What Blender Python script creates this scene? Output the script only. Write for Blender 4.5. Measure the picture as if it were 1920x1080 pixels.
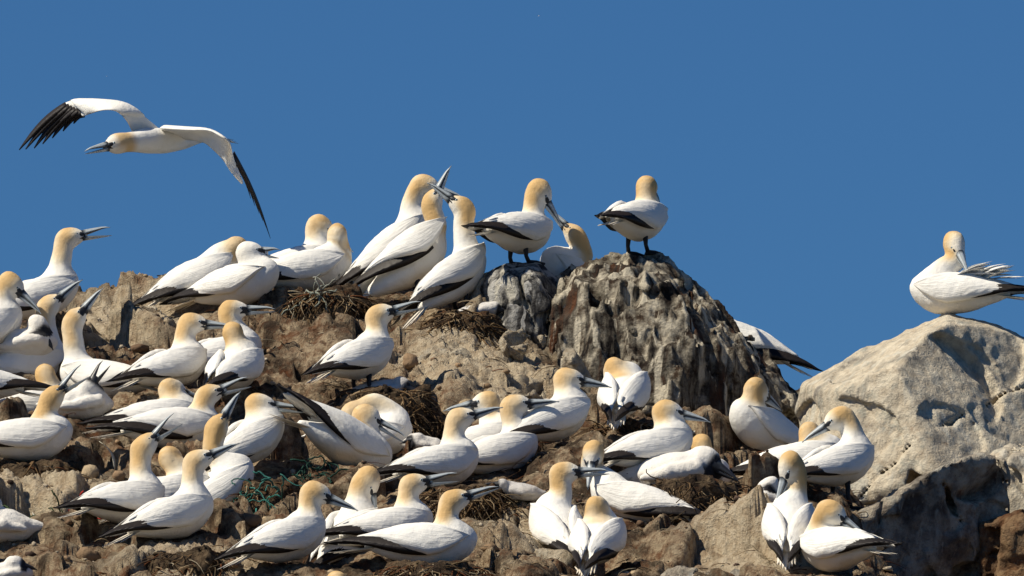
import bpy, math, random
import numpy as np
from mathutils import Vector, Matrix

random.seed(7)
rng = np.random.default_rng(11)
scene = bpy.context.scene
COL = scene.collection
for o in list(bpy.data.objects):
    bpy.data.objects.remove(o)

# ------------------------------------------------------------------ camera
PITCH = math.radians(8.0)
CAM = np.array([0.0, -41.0, 2.0])
FPX = 20500.0                      # focal length in pixels of a 1920 wide frame
cam_data = bpy.data.cameras.new('camera')
cam_data.sensor_width = 36.0
cam_data.lens = 36.0 * FPX / 1920.0
cam_data.clip_start = 1.0
cam_data.clip_end = 20000.0
cam = bpy.data.objects.new('camera', cam_data)
cam.location = CAM
cam.rotation_euler = (math.radians(90) + PITCH, 0, 0)
COL.objects.link(cam)
scene.camera = cam

# ------------------------------------------------------------------ light
SUN = np.array([-0.60, -0.27, 0.75])
SUN /= np.linalg.norm(SUN)
world = bpy.data.worlds.new('World')
scene.world = world
world.use_nodes = True
wt = world.node_tree
wt.nodes.clear()
w_out = wt.nodes.new('ShaderNodeOutputWorld')
w_bg = wt.nodes.new('ShaderNodeBackground')
w_sky = wt.nodes.new('ShaderNodeTexSky')
w_sky.sky_type = 'NISHITA'
w_sky.sun_disc = False
w_sky.sun_elevation = math.asin(SUN[2])
w_sky.sun_rotation = math.atan2(SUN[0], SUN[1])
w_sky.altitude = 0
w_sky.air_density = 1.0
w_sky.dust_density = 0.0
w_sky.ozone_density = 6.0
w_tint = wt.nodes.new('ShaderNodeMix')
w_tint.data_type = 'RGBA'
w_tint.blend_type = 'MULTIPLY'
w_tint.inputs['Factor'].default_value = 1.0
w_tint.inputs['B'].default_value = (0.325, 0.59, 0.85, 1)
wt.links.new(w_sky.outputs['Color'], w_tint.inputs['A'])
wt.links.new(w_tint.outputs['Result'], w_bg.inputs['Color'])
w_bg.inputs['Strength'].default_value = 0.066
wt.links.new(w_bg.outputs['Background'], w_out.inputs['Surface'])

sun_data = bpy.data.lights.new('sun', 'SUN')
sun_data.energy = 5.0
sun_data.angle = math.radians(0.55)
sun_data.color = (1.0, 0.915, 0.76)
sun = bpy.data.objects.new('sun', sun_data)
sun.rotation_euler = Vector(SUN).to_track_quat('Z', 'Y').to_euler()
sun.location = (-20, -20, 40)
COL.objects.link(sun)

vs = scene.view_settings
vs.view_transform = 'Standard'
vs.look = 'None'
vs.exposure = 0.12
vs.gamma = 1.0
vs.use_curve_mapping = False
scene.render.engine = 'CYCLES'
scene.cycles.max_bounces = 6
scene.cycles.use_denoising = True

# ------------------------------------------------------------------ helpers
FW = np.array([0, math.cos(PITCH), math.sin(PITCH)])
UPV = np.array([0, -math.sin(PITCH), math.cos(PITCH)])


def at(px, py, y):
    """world point on the sight line of a photo position at depth y"""
    d = FW + (px - 960.0) / FPX * np.array([1.0, 0, 0]) + (540.0 - py) / FPX * UPV
    return CAM + d * ((y - CAM[1]) / d[1])


def depth_of(row):
    return (1075.0 - row) / 520.0 * 4.0


def unit(v):
    v = np.asarray(v, float)
    return v / (np.linalg.norm(v) + 1e-12)


def smooth(a, b, x):
    t = np.clip((x - a) / (b - a), 0, 1)
    return t * t * (3 - 2 * t)


_perm = np.random.default_rng(3).permutation(256).astype(np.int32)
_perm = np.concatenate([_perm, _perm, _perm])
_grad = np.random.default_rng(4).normal(size=(256, 3)).astype(np.float32)
_grad /= np.linalg.norm(_grad, axis=1)[:, None]


def perlin(p):
    p = np.asarray(p, np.float32)
    i = np.floor(p).astype(np.int32)
    f = p - i
    i &= 255
    u = f * f * f * (f * (f * 6 - 15) + 10)
    res = 0
    for dx in (0, 1):
        wx = u[:, 0] if dx else 1 - u[:, 0]
        for dy in (0, 1):
            wy = u[:, 1] if dy else 1 - u[:, 1]
            for dz in (0, 1):
                wz = u[:, 2] if dz else 1 - u[:, 2]
                h = _perm[_perm[_perm[(i[:, 0] + dx) & 255] + ((i[:, 1] + dy) & 255)] + ((i[:, 2] + dz) & 255)]
                g = _grad[h]
                res = res + wx * wy * wz * (g[:, 0] * (f[:, 0] - dx) + g[:, 1] * (f[:, 1] - dy) + g[:, 2] * (f[:, 2] - dz))
    return res * 1.5


def fbm(p, octv=4, lac=2.1, gain=0.5, ridged=False):
    s, a, q = 0, 1.0, np.asarray(p, np.float32).copy()
    for k in range(octv):
        n = perlin(q)
        if ridged:
            n = 1 - 2 * np.abs(n)
        s = s + a * n
        a *= gain
        q = q * lac + 17.3
    return s


def mesh_obj(name, verts, faces, mat, parent=None, col=None, smooth_shade=True, loc=None):
    """one mesh object; faces is a list of index arrays (n,3) or (n,4)"""
    me = bpy.data.meshes.new(name)
    verts = np.asarray(verts, np.float32)
    if not isinstance(faces, list):
        faces = [faces]
    faces = [np.asarray(f, np.int32) for f in faces if len(f)]
    nl = sum(f.size for f in faces)
    npoly = sum(len(f) for f in faces)
    me.vertices.add(len(verts))
    me.vertices.foreach_set('co', verts.ravel())
    me.loops.add(nl)
    me.loops.foreach_set('vertex_index', np.concatenate([f.ravel() for f in faces]))
    me.polygons.add(npoly)
    tot = np.concatenate([np.full(len(f), f.shape[1], np.int32) for f in faces])
    st = np.concatenate([[0], np.cumsum(tot)[:-1]]).astype(np.int32)
    me.polygons.foreach_set('loop_start', st)
    me.polygons.foreach_set('use_smooth', np.full(npoly, smooth_shade))
    me.update(calc_edges=True)
    me.validate()
    if col is not None:
        a = me.color_attributes.new('col', 'FLOAT_COLOR', 'POINT')
        c = np.ones((len(verts), 4), np.float32)
        c[:, :3] = col
        a.data.foreach_set('color', c.ravel())
    if mat is not None:
        me.materials.append(mat)
    o = bpy.data.objects.new(name, me)
    COL.objects.link(o)
    if parent is not None:
        o.parent = parent
    if loc is not None:
        o.location = loc
    return o


def empty(name, loc):
    o = bpy.data.objects.new(name, None)
    o.empty_display_size = 0.1
    o.location = loc
    COL.objects.link(o)
    return o


def tag(o, label=None, cat=None, group=None, kind=None):
    if label:
        o['label'] = label
    if cat:
        o['category'] = cat
    if group:
        o['group'] = group
    if kind:
        o['kind'] = kind
    return o


_corner = np.array([[x, y, z] for x in (0, 1) for y in (0, 1) for z in (0, 1)], np.int32)
_edges = [(a, b) for a in range(8) for b in range(a + 1, 8) if np.abs(_corner[a] - _corner[b]).sum() == 1]


def surface_nets(F, origin, h):
    ins = F < 0
    nx, ny, nz = F.shape
    cnt = np.zeros((nx - 1, ny - 1, nz - 1), np.int8)
    for c in _corner:
        cnt += ins[c[0]:nx - 1 + c[0], c[1]:ny - 1 + c[1], c[2]:nz - 1 + c[2]]
    act = np.nonzero((cnt > 0) & (cnt < 8))
    idx = np.full(cnt.shape, -1, np.int32)
    idx[act] = np.arange(len(act[0]))
    base = np.stack(act, 1)
    vals = np.stack([F[act[0] + c[0], act[1] + c[1], act[2] + c[2]] for c in _corner], 1)
    acc = np.zeros((len(base), 3))
    n = np.zeros(len(base))
    for a, b in _edges:
        va, vb = vals[:, a], vals[:, b]
        m = (va < 0) != (vb < 0)
        t = np.where(m, va / np.where(m, va - vb, 1), 0)
        acc += m[:, None] * (_corner[a] + t[:, None] * (_corner[b] - _corner[a]))
        n += m
    verts = (base + acc / n[:, None]) * h + origin
    quads = []
    for ax in range(3):
        s0 = [slice(None)] * 3
        s1 = [slice(None)] * 3
        s0[ax] = slice(0, -1)
        s1[ax] = slice(1, None)
        A, B = ins[tuple(s0)], ins[tuple(s1)]
        e = np.stack(np.nonzero(A != B), 1)
        o1, o2 = [(1, 2), (2, 0), (0, 1)][ax]
        ok = (e[:, o1] > 0) & (e[:, o2] > 0) & (e[:, o1] < F.shape[o1] - 1) & (e[:, o2] < F.shape[o2] - 1)
        e = e[ok]
        inside_first = A[tuple(e.T)]
        q = []
        for d1, d2 in ((-1, -1), (0, -1), (0, 0), (-1, 0)):
            c = e.copy()
            c[:, o1] += d1
            c[:, o2] += d2
            q.append(idx[tuple(c.T)])
        q = np.stack(q, 1)
        q[~inside_first] = q[~inside_first][:, ::-1]
        quads.append(q)
    return verts, np.concatenate(quads)


def grid_for(lo, hi, h):
    n = np.ceil((np.asarray(hi) - lo) / h).astype(int) + 1
    ax = [lo[k] + h * np.arange(n[k]) for k in range(3)]
    G = np.stack(np.meshgrid(*ax, indexing='ij'), -1).astype(np.float32)
    return G.reshape(-1, 3), n


def smin(a, b, k):
    h = np.clip(0.5 + 0.5 * (b - a) / k, 0, 1)
    return b + (a - b) * h - k * h * (1 - h)


def tube(pts, rad, n=6, closed_ends=True):
    pts = np.asarray(pts, float)
    rad = np.broadcast_to(np.asarray(rad, float), (len(pts),))
    T = np.gradient(pts, axis=0)
    T /= np.linalg.norm(T, axis=1)[:, None] + 1e-9
    ref = np.array([0.31, 0.2, 0.93])
    V = []
    for p, t, r in zip(pts, T, rad):
        a = unit(np.cross(t, ref))
        b = np.cross(t, a)
        for k in range(n):
            an = 2 * math.pi * k / n
            V.append(p + r * (math.cos(an) * a + math.sin(an) * b))
    Q = []
    for i in range(len(pts) - 1):
        for k in range(n):
            Q.append((i * n + k, i * n + (k + 1) % n, (i + 1) * n + (k + 1) % n, (i + 1) * n + k))
    Tn = []
    m = len(V)
    V.append(pts[0])
    V.append(pts[-1])
    e = (len(pts) - 1) * n
    for k in range(n):
        Tn.append((m, (k + 1) % n, k))
        Tn.append((m + 1, e + k, e + (k + 1) % n))
    return np.array(V), np.array(Q), np.array(Tn)


class Bag:
    """collects shapes that make up ONE part"""
    def __init__(self):
        self.v, self.q, self.t, self.c, self.n = [], [], [], [], 0

    def add(self, v, q=None, t=None, c=None):
        v = np.asarray(v, float)
        if q is not None and len(q):
            self.q.append(np.asarray(q) + self.n)
        if t is not None and len(t):
            self.t.append(np.asarray(t) + self.n)
        self.v.append(v)
        if c is not None:
            self.c.append(np.broadcast_to(np.asarray(c, float), (len(v), 3)))
        self.n += len(v)

    def build(self, name, mat, parent=None, xf=None, loc=None, smooth_shade=True):
        v = np.concatenate(self.v)
        if xf is not None:
            v = xf(v)
        f = []
        if self.q:
            f.append(np.concatenate(self.q))
        if self.t:
            f.append(np.concatenate(self.t))
        c = np.concatenate(self.c) if self.c else None
        return mesh_obj(name, v, f, mat, parent, c, smooth_shade, loc)


def blade(path, width, wdir, th):
    """a feather: lens shaped section swept along path"""
    path = np.asarray(path, float)
    n = len(path)
    width = np.broadcast_to(np.asarray(width, float), (n,))
    wdir = np.asarray(wdir, float)
    if wdir.ndim == 1:
        wdir = np.repeat(wdir[None], n, 0)
    T = np.gradient(path, axis=0)
    V = []
    for p, t, w, d in zip(path, T, width, wdir):
        d = unit(d - unit(t) * np.dot(d, unit(t)))
        nn = unit(np.cross(t, d))
        tt = th * min(1, w / max(width) + 0.15)
        V += [p - d * w, p + nn * tt, p + d * w, p - nn * tt]
    Q = []
    for i in range(n - 1):
        for k in range(4):
            Q.append((4 * i + k, 4 * i + (k + 1) % 4, 4 * i + 4 + (k + 1) % 4, 4 * i + 4 + k))
    Q.append((3, 2, 1, 0))
    e = 4 * (n - 1)
    Q.append((e, e + 1, e + 2, e + 3))
    return np.array(V), np.array(Q)


# ------------------------------------------------------------------ materials
def new_mat(name):
    m = bpy.data.materials.new(name)
    m.use_nodes = True
    nt = m.node_tree
    nt.nodes.clear()
    out = nt.nodes.new('ShaderNodeOutputMaterial')
    p = nt.nodes.new('ShaderNodeBsdfPrincipled')
    nt.links.new(p.outputs[0], out.inputs[0])
    return m, nt, p


def N(nt, kind, **kw):
    n = nt.nodes.new(kind)
    for k, v in kw.items():
        if k in n.inputs:
            n.inputs[k].default_value = v
        else:
            setattr(n, k, v)
    return n


def ramp(nt, src, stops, interp='LINEAR'):
    r = nt.nodes.new('ShaderNodeValToRGB')
    r.color_ramp.interpolation = interp
    el = r.color_ramp.elements
    while len(el) < len(stops):
        el.new(0.5)
    for e, (p, c) in zip(el, stops):
        e.position = p
        e.color = (c[0], c[1], c[2], 1) if not np.isscalar(c) else (c, c, c, 1)
    nt.links.new(src, r.inputs[0])
    return r.outputs[0]


def mixc(nt, a, b, fac, mode='MIX'):
    m = nt.nodes.new('ShaderNodeMix')
    m.data_type = 'RGBA'
    m.blend_type = mode
    for sock, v in (('Factor', fac), ('A', a), ('B', b)):
        if hasattr(v, 'is_linked') or hasattr(v, 'links'):
            nt.links.new(v, m.inputs[sock])
        else:
            m.inputs[sock].default_value = v if np.isscalar(v) else (v[0], v[1], v[2], 1)
    return m.outputs['Result']


def coords(nt, scale=(1, 1, 1), src='Object'):
    tc = nt.nodes.new('ShaderNodeTexCoord')
    mp = nt.nodes.new('ShaderNodeMapping')
    mp.inputs['Scale'].default_value = scale
    nt.links.new(tc.outputs[src], mp.inputs[0])
    return mp.outputs[0]


def noise(nt, vec, scale, detail=4, rough=0.55, dist=0.0):
    n = N(nt, 'ShaderNodeTexNoise', Scale=scale, Detail=detail, Roughness=rough, Distortion=dist)
    nt.links.new(vec, n.inputs['Vector'])
    return n.outputs['Fac']


def bump(nt, p, h, strength, dist):
    b = N(nt, 'ShaderNodeBump', Strength=strength, Distance=dist)
    nt.links.new(h, b.inputs['Height'])
    nt.links.new(b.outputs[0], p.inputs['Normal'])


def plumage(name, wear=0.10, rough=0.8, bs=0.25, dirt=(0.50, 0.42, 0.30)):
    m, nt, p = new_mat(name)
    a = N(nt, 'ShaderNodeAttribute', attribute_name='col')
    v = coords(nt)
    n1 = noise(nt, v, 30, 6, 0.68)
    n2 = noise(nt, v, 9, 4, 0.6)
    dirtc = mixc(nt, a.outputs['Color'], dirt, 1.0, 'MULTIPLY')
    f = ramp(nt, n2, [(0.5, 0.0), (0.85, wear * 3)])
    c = mixc(nt, a.outputs['Color'], dirtc, f)
    nt.links.new(c, p.inputs['Base Color'])
    p.inputs['Roughness'].default_value = rough
    p.inputs['Specular IOR Level'].default_value = 0.2
    bump(nt, p, n1, bs, 0.02)
    return m


M_BODY = plumage('body_plumage', 0.10, 0.8, 0.35)
M_WING = plumage('wing_plumage', 0.09, 0.75, 0.45)
M_DOWN = plumage('chick_down', 0.12, 0.95, 0.5, (0.6, 0.52, 0.42))


def covert_mat():
    m, nt, p = new_mat('covert_plumage')
    a = N(nt, 'ShaderNodeAttribute', attribute_name='col')
    f = N(nt, 'ShaderNodeAttribute', attribute_name='fuv')
    mp = nt.nodes.new('ShaderNodeMapping')
    mp.inputs['Scale'].default_value = (11, 8, 1)
    nt.links.new(f.outputs['Vector'], mp.inputs[0])
    vo = N(nt, 'ShaderNodeTexVoronoi', Scale=1.0, Randomness=0.8)
    nt.links.new(mp.outputs[0], vo.inputs['Vector'])
    mp2 = nt.nodes.new('ShaderNodeMapping')
    mp2.inputs['Scale'].default_value = (2.2, 26, 1)
    nt.links.new(f.outputs['Vector'], mp2.inputs[0])
    n2 = noise(nt, mp2.outputs[0], 1.0, 3, 0.5)
    v = coords(nt)
    n1 = noise(nt, v, 34, 6, 0.65)
    n3 = noise(nt, v, 10, 4, 0.6)
    dirtc = mixc(nt, a.outputs['Color'], (0.62, 0.55, 0.44), 1.0, 'MULTIPLY')
    c = mixc(nt, a.outputs['Color'], dirtc, ramp(nt, n3, [(0.5, 0.0), (0.85, 0.35)]))
    nt.links.new(c, p.inputs['Base Color'])
    p.inputs['Roughness'].default_value = 0.75
    p.inputs['Specular IOR Level'].default_value = 0.2
    h1 = nt.nodes.new('ShaderNodeMath')
    h1.operation = 'MULTIPLY_ADD'
    h1.inputs[1].default_value = -0.55
    nt.links.new(vo.outputs['Distance'], h1.inputs[0])
    nt.links.new(n1, h1.inputs[2])
    h2 = nt.nodes.new('ShaderNodeMath')
    h2.operation = 'MULTIPLY_ADD'
    h2.inputs[1].default_value = 0.7
    nt.links.new(n2, h2.inputs[0])
    nt.links.new(h1.outputs[0], h2.inputs[2])
    bump(nt, p, h2.outputs[0], 0.30, 0.016)
    return m


M_COVERT = covert_mat()


def simple(name, col, rough=0.5, var=0.25, sc=40, spec=0.3, bs=0.0):
    m, nt, p = new_mat(name)
    v = coords(nt)
    n = noise(nt, v, sc, 4)
    c = mixc(nt, [x * (1 - var) for x in col], [min(1, x * (1 + var)) for x in col], n)
    nt.links.new(c, p.inputs['Base Color'])
    p.inputs['Roughness'].default_value = rough
    p.inputs['Specular IOR Level'].default_value = spec
    if bs:
        bump(nt, p, n, bs, 0.01)
    return m


M_BLACK = simple('black_feather', (0.018, 0.014, 0.013), 0.55, 0.5, 60, 0.3, 0.3)
M_SKIN = simple('black_skin', (0.02, 0.022, 0.027), 0.5)
M_EYE = simple('pale_eye', (0.45, 0.55, 0.62), 0.2, 0.05, 10, 0.5)
M_LEG = simple('leg_skin', (0.025, 0.024, 0.026), 0.6, 0.4, 80)


def attr_mat(name, rough=0.6, spec=0.3, bs=0.0, sc=60):
    m, nt, p = new_mat(name)
    a = N(nt, 'ShaderNodeAttribute', attribute_name='col')
    v = coords(nt)
    n = noise(nt, v, sc, 4)
    c = mixc(nt, a.outputs['Color'], (0.55, 0.55, 0.55), ramp(nt, n, [(0.45, 0.0), (0.8, 0.6)]), 'MULTIPLY')
    nt.links.new(c, p.inputs['Base Color'])
    p.inputs['Roughness'].default_value = rough
    p.inputs['Specular IOR Level'].default_value = spec
    if bs:
        bump(nt, p, n, bs, 0.01)
    return m


M_BILL = attr_mat('bill_horn', 0.38, 0.4, 0.05, 90)
M_FIBRE = attr_mat('dried_weed', 0.9, 0.1, 0.4, 120)
M_ROPE = attr_mat('rope_fibre', 0.8, 0.2, 0.5, 200)
M_STONE = attr_mat('loose_stone', 0.95, 0.1, 0.8, 45)


def rock_mat(name, light, mid, dark, streak=0.5, dark_amt=0.5, lichen=0.0, rust=0.0, sc=1.0, offs=0.0, guano=0.0, top=0.0, bdist=0.045, vert=False, zones=None, fine=0.9):
    """weathered rock: mottling, guano runs down the faces, cracks and rust stains"""
    m, nt, p = new_mat(name)
    v = coords(nt)
    mp = nt.nodes.new('ShaderNodeMapping')
    mp.inputs['Location'].default_value = (offs, offs * 1.7, offs * 0.6)
    nt.links.new(v, mp.inputs[0])
    v = mp.outputs[0]
    ms = nt.nodes.new('ShaderNodeMapping')
    ms.inputs['Scale'].default_value = (1, 1, 0.065 if vert else 0.13)
    nt.links.new(v, ms.inputs[0])
    # warp the streaks slightly so that they follow the relief
    wn = N(nt, 'ShaderNodeTexNoise', Scale=3.0 * sc, Detail=3)
    nt.links.new(v, wn.inputs['Vector'])
    wv = nt.nodes.new('ShaderNodeVectorMath')
    wv.operation = 'MULTIPLY_ADD'
    wv.inputs[1].default_value = (0.10, 0.10, 0.02)
    nt.links.new(wn.outputs['Color'], wv.inputs[0])
    nt.links.new(ms.outputs[0], wv.inputs[2])
    sv = wv.outputs[0]
    n_big = noise(nt, sv if vert else v, (5.5 if vert else 3.2) * sc, 6, 0.62)
    n_mid = noise(nt, v, 14 * sc, 7, 0.68)
    n_fine = noise(nt, v, 70 * sc, 5, 0.65)
    n_st = noise(nt, sv, (10 if vert else 16) * sc, 5, 0.6)
    n_st2 = noise(nt, sv, (13 if vert else 34) * sc, 5, 0.55)
    c = mixc(nt, mid, light, ramp(nt, n_mid, [(0.38, 0.0), (0.60, 1.0)]))
    c = mixc(nt, c, dark, ramp(nt, n_big, [(0.62 - 0.22 * dark_amt, 0.0), (0.74 - 0.18 * dark_amt, 0.9)]))
    if rust:
        n_r = noise(nt, sv if vert else v, 5.5 * sc, 5, 0.7)
        c = mixc(nt, c, (0.13, 0.047, 0.018), ramp(nt, n_r, [(0.62 - 0.2 * rust, 0.0), (0.78 - 0.2 * rust, 0.85)]))
    c = mixc(nt, c, dark, ramp(nt, n_st, [(0.52, 0.0), (0.66, streak)]))
    c = mixc(nt, c, light, ramp(nt, n_st2, [(0.545, 0.0), (0.60, streak * 0.95)] if vert else [(0.58, 0.0), (0.68, streak * 0.9)]))
    if guano:
        n_g = noise(nt, sv, 8 * sc, 4, 0.55)
        c = mixc(nt, c, (0.62, 0.58, 0.48), ramp(nt, n_g, [(0.60 - 0.1 * guano, 0.0), (0.70 - 0.1 * guano, 0.8)]))
    if lichen:
        n_l = noise(nt, v, 9 * sc, 6, 0.7)
        c = mixc(nt, c, (0.30, 0.31, 0.27), ramp(nt, n_l, [(0.55, 0.0), (0.62, lichen)]))
    if zones:
        za = N(nt, 'ShaderNodeAttribute', attribute_name='col')
        pale = mixc(nt, zones[1], zones[0], ramp(nt, n_mid, [(0.36, 0.0), (0.58, 1.0)]))
        pale = mixc(nt, pale, dark, ramp(nt, n_big, [(0.60, 0.0), (0.72, 0.8)]))
        zr = nt.nodes.new('ShaderNodeSeparateColor')
        nt.links.new(za.outputs['Color'], zr.inputs[0])
        zm = nt.nodes.new('ShaderNodeMath')
        zm.operation = 'MULTIPLY_ADD'
        zm.inputs[1].default_value = 0.9
        nt.links.new(n_big, zm.inputs[0])
        nt.links.new(zr.outputs[0], zm.inputs[2])
        c = mixc(nt, c, pale, ramp(nt, zm.outputs[0], [(0.62, 0.0), (0.92, 1.0)]))
    if top:
        geo = nt.nodes.new('ShaderNodeNewGeometry')
        sx = nt.nodes.new('ShaderNodeSeparateXYZ')
        nt.links.new(geo.outputs['Normal'], sx.inputs[0])
        ad = nt.nodes.new('ShaderNodeMath')
        ad.operation = 'MULTIPLY_ADD'
        ad.inputs[1].default_value = 0.9
        nt.links.new(n_mid, ad.inputs[0])
        nt.links.new(sx.outputs['Z'], ad.inputs[2])
        c = mixc(nt, c, (0.66, 0.60, 0.48), ramp(nt, ad.outputs[0], [(1.10, 0.0), (1.40, top)]))
    c = mixc(nt, c, [x * 0.35 for x in dark], ramp(nt, n_fine, [(0.22, fine), (0.42, 0.0)]))
    nt.links.new(c, p.inputs['Base Color'])
    p.inputs['Roughness'].default_value = 0.92
    p.inputs['Specular IOR Level'].default_value = 0.15
    hh = nt.nodes.new('ShaderNodeMath')
    hh.operation = 'MULTIPLY_ADD'
    hh.inputs[1].default_value = 0.35
    nt.links.new(n_fine, hh.inputs[0])
    nt.links.new(n_mid, hh.inputs[2])
    bump(nt, p, hh.outputs[0], 1.0, bdist)
    return m


TAN = (0.44, 0.345, 0.225)
M_GROUND = rock_mat('guano_ground', (0.50, 0.395, 0.26), (0.215, 0.135, 0.080), (0.032, 0.020, 0.013), 0.0, 0.85, 0.0, 0.55, 1.8, 3.0, 0.0, 0.28, 0.04, False, ((0.62, 0.52, 0.37), (0.42, 0.32, 0.21)))
M_HUMP = rock_mat('brown_rock', (0.42, 0.32, 0.22), (0.23, 0.145, 0.09), (0.06, 0.04, 0.03), 0.2, 0.55, 0.0, 0.35, 1.6, 9.0, 0.15, 0.25)
M_PALE = rock_mat('pale_rock', (0.66, 0.575, 0.43), (0.48, 0.385, 0.265), (0.14, 0.10, 0.07), 0.25, 0.25, 0.1, 0.12, 2.0, 1.0, 0.2, 0.5)
M_STREAK = rock_mat('streaked_rock', (0.56, 0.50, 0.385), (0.060, 0.038, 0.024), (0.012, 0.009, 0.008), 1.0, 1.0, 0.0, 0.42, 1.25, 5.0, 0.0, 0.9, 0.03, True)
M_GREYSTREAK = rock_mat('grey_streaked_rock', (0.50, 0.485, 0.45), (0.10, 0.095, 0.09), (0.014, 0.013, 0.015), 1.0, 0.9, 0.0, 0.0, 2.0, 12.0, 0.5, 0.6, 0.03, True)
M_BOULDER = rock_mat('boulder_rock', (0.66, 0.585, 0.45), (0.47, 0.395, 0.29), (0.20, 0.185, 0.16), 0.6, 0.4, 0.5, 0.06, 1.4, 21.0, 0.4, 0.3, 0.018, fine=0.35)
M_SLAB = rock_mat('dark_slab_rock', (0.50, 0.44, 0.34), (0.24, 0.20, 0.16), (0.06, 0.05, 0.045), 0.6, 0.5, 0.3, 0.1, 1.4, 33.0, 0.3, 0.9, 0.03)
M_RUST = rock_mat('rusty_rock', (0.32, 0.21, 0.115), (0.18, 0.10, 0.05), (0.045, 0.032, 0.025), 0.3, 0.6, 0.1, 0.6, 1.4, 41.0)
M_NEST = rock_mat('nest_matter', (0.24, 0.17, 0.10), (0.10, 0.065, 0.038), (0.024, 0.016, 0.012), 0.3, 0.7, 0.0, 0.3, 2.2, 2.0)

# ------------------------------------------------------------------ gannets: pose list
# c: body centre, yaw: heading (0 right, 90 away, 180 left), pitch: chest up; h: head centre; az, el: where the bill points
B = []


def bird(key, label, c, yaw, pitch, h, az, el, **k):
    d = dict(key=key, label=label, c=c, yaw=yaw, pitch=pitch, h=h, az=az, el=el, hd=0.0, gape=0.0,
             stand=False, drop=0.092, mids=[], y=None, dy=0.0, ground=True, size=0.90, pale=0.0, roll=0.0)
    d.update(k)
    B.append(d)


bird('A1', 'tall white gannet at far left with open bill raised against blue sky', (76, 558), 32, 26, (130, 446), 0, 14, gape=0.30, mids=[(114, 492, 0)], drop=0.14)
bird('A2', 'gannet cut by left edge, yellow head with long bill pointing down right', (-28, 622), 35, 28, (22, 533), -8, -42, drop=0.14)
bird('A3', 'gannet with grey bill raised below the open-billed bird at far left', (52, 690), 30, 14, (92, 574), 0, 42, y=3.05)
bird('A4', 'gannet pointing bill steeply skyward, dark wing tip to the right, above a chick', (190, 714), 152, 12, (140, 600), 0, 52, mids=[(138, 648, 0)], y=2.75)
bird('A6', 'headless-looking white back and wing of gannet cut by left edge', (-66, 722), 180, 8, (-150, 640), 180, 0, y=2.35)
bird('A7', 'gannet at left seen from behind, round yellow crown above white back', (66, 770), 42, 14, (84, 704), 95, -10, y=2.6)
bird('A8', 'large sitting gannet at left edge with open bill, on brown nest mound', (48, 826), 14, 10, (98, 746), 0, 46, gape=0.5, mids=[(80, 790, 0)])
bird('A9', 'gannet facing right with level pale bill on tan slope under the ridge', (322, 690), 48, 20, (360, 606), -5, -3, mids=[(345, 645, 0)])
bird('A10', 'gannet with yellow head and slightly open grey bill under the preening pair', (420, 668), 40, 18, (436, 582), 0, 4, gape=0.12, y=3.2)
bird('A11', 'gannet seen from behind, black tail end towards viewer, yellow crown', (440, 692), 72, 24, (437, 624), 80, -12, drop=0.12)
bird('A12', 'gannet with round yellow head turned away behind one with black wing tips', (300, 788), 34, 12, (323, 730), 28, -12, y=2.2)
bird('A13', 'sitting gannet with open bill and long black wing tips crossing to the left', (330, 806), 26, 8, (390, 742), 0, 24, gape=0.35, mids=[(374, 776, 0)], cover=0.10)
bird('A14', 'upright gannet with long stretched neck among the crowded left group', (410, 926), 30, 42, (406, 802), 15, 60, drop=0.13, mids=[(402, 850, 0)], y=1.15)
bird('A15', 'gannet with bill held level at the right of the crowded left group', (468, 828), 42, 34, (488, 758), 0, -5, gape=0.12, drop=0.12)
bird('A16', 'gannet with open bill raised and black wing tips over brown slope at left', (236, 942), 46, 14, (270, 838), 0, 46, gape=0.45, mids=[(264, 885, 0)], drop=0.11, cover=0.50)
bird('A17', 'gannet seen from behind, plain yellow back of head between two raised bills', (322, 930), 40, 20, (320, 858), 62, -10, y=1.1)
bird('A18', 'large gannet with raised closed bill in front at lower left', (326, 970), 40, 22, (370, 864), 0, 26, mids=[(360, 905, 0)], drop=0.11, cover=1.00)
bird('B0', 'gannet behind the ridge showing only its dark wing tip beside a white pair', (466, 524), 2, 4, (520, 535), 0, -10, y=4.55)
bird('B1', 'gannet leaning up the ridge with black wing tips low to the left', (376, 520), 24, 31, (446, 464), 60, -25, drop=0.11, y=4.1, cover=0.60)
bird('B2', 'white-headed gannet with short dark open bill on the ridge', (448, 536), -28, 14, (468, 472), -5, 2, gape=0.5, pale=1.0, drop=0.09, y=3.85, bill=0.62)
bird('B3', 'yellow-headed gannet with dark bill down, behind a preening partner on the ridge', (560, 500), 28, 20, (602, 424), 0, -36, y=4.35)
bird('B4', 'gannet on the ridge preening its breast, bill pointing straight down', (576, 508), 22, 18, (633, 444), -80, -74, mids=[(640, 490, 0.02)], y=3.95)
bird('B5', 'rearmost of three gannets fencing with crossed bills', (744, 462), 2, 42, (797, 347), 0, -16, drop=0.17, y=4.3)
bird('B6', 'middle of three fencing gannets, bill up and near wing held out', (768, 500), 6, 38, (810, 380), 0, 66, mids=[(818, 425, 0)], drop=0.18, y=4.0, wing_shift=(0.085, 0.03, 0.045), stand=True, cover=0.00)
bird('B7', 'right of three fencing gannets, bill crossed back over to the left', (852, 525), 38, 40, (866, 388), 184, 38, mids=[(870, 425, 0)], drop=0.13, y=3.75, wing_shift=(0.03, 0.0, 0.03), stand=True, cover=0.10)
bird('B8', 'standing gannet on streaked grey rock, bill down to a mate below', (972, 437), 54, 8, (1013, 358), 0, -57, stand=True, drop=0.132, ground=False, y=3.80, mids=[(1000, 395, 0)], cover=0.55)
bird('B9', 'gannet between two rocks, stretching bill up to a standing mate', (1082, 530), 205, 32, (1078, 442), 178, 48, mids=[(1092, 485, 0)], ground=False, y=4.05, drop=0.12)
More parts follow.
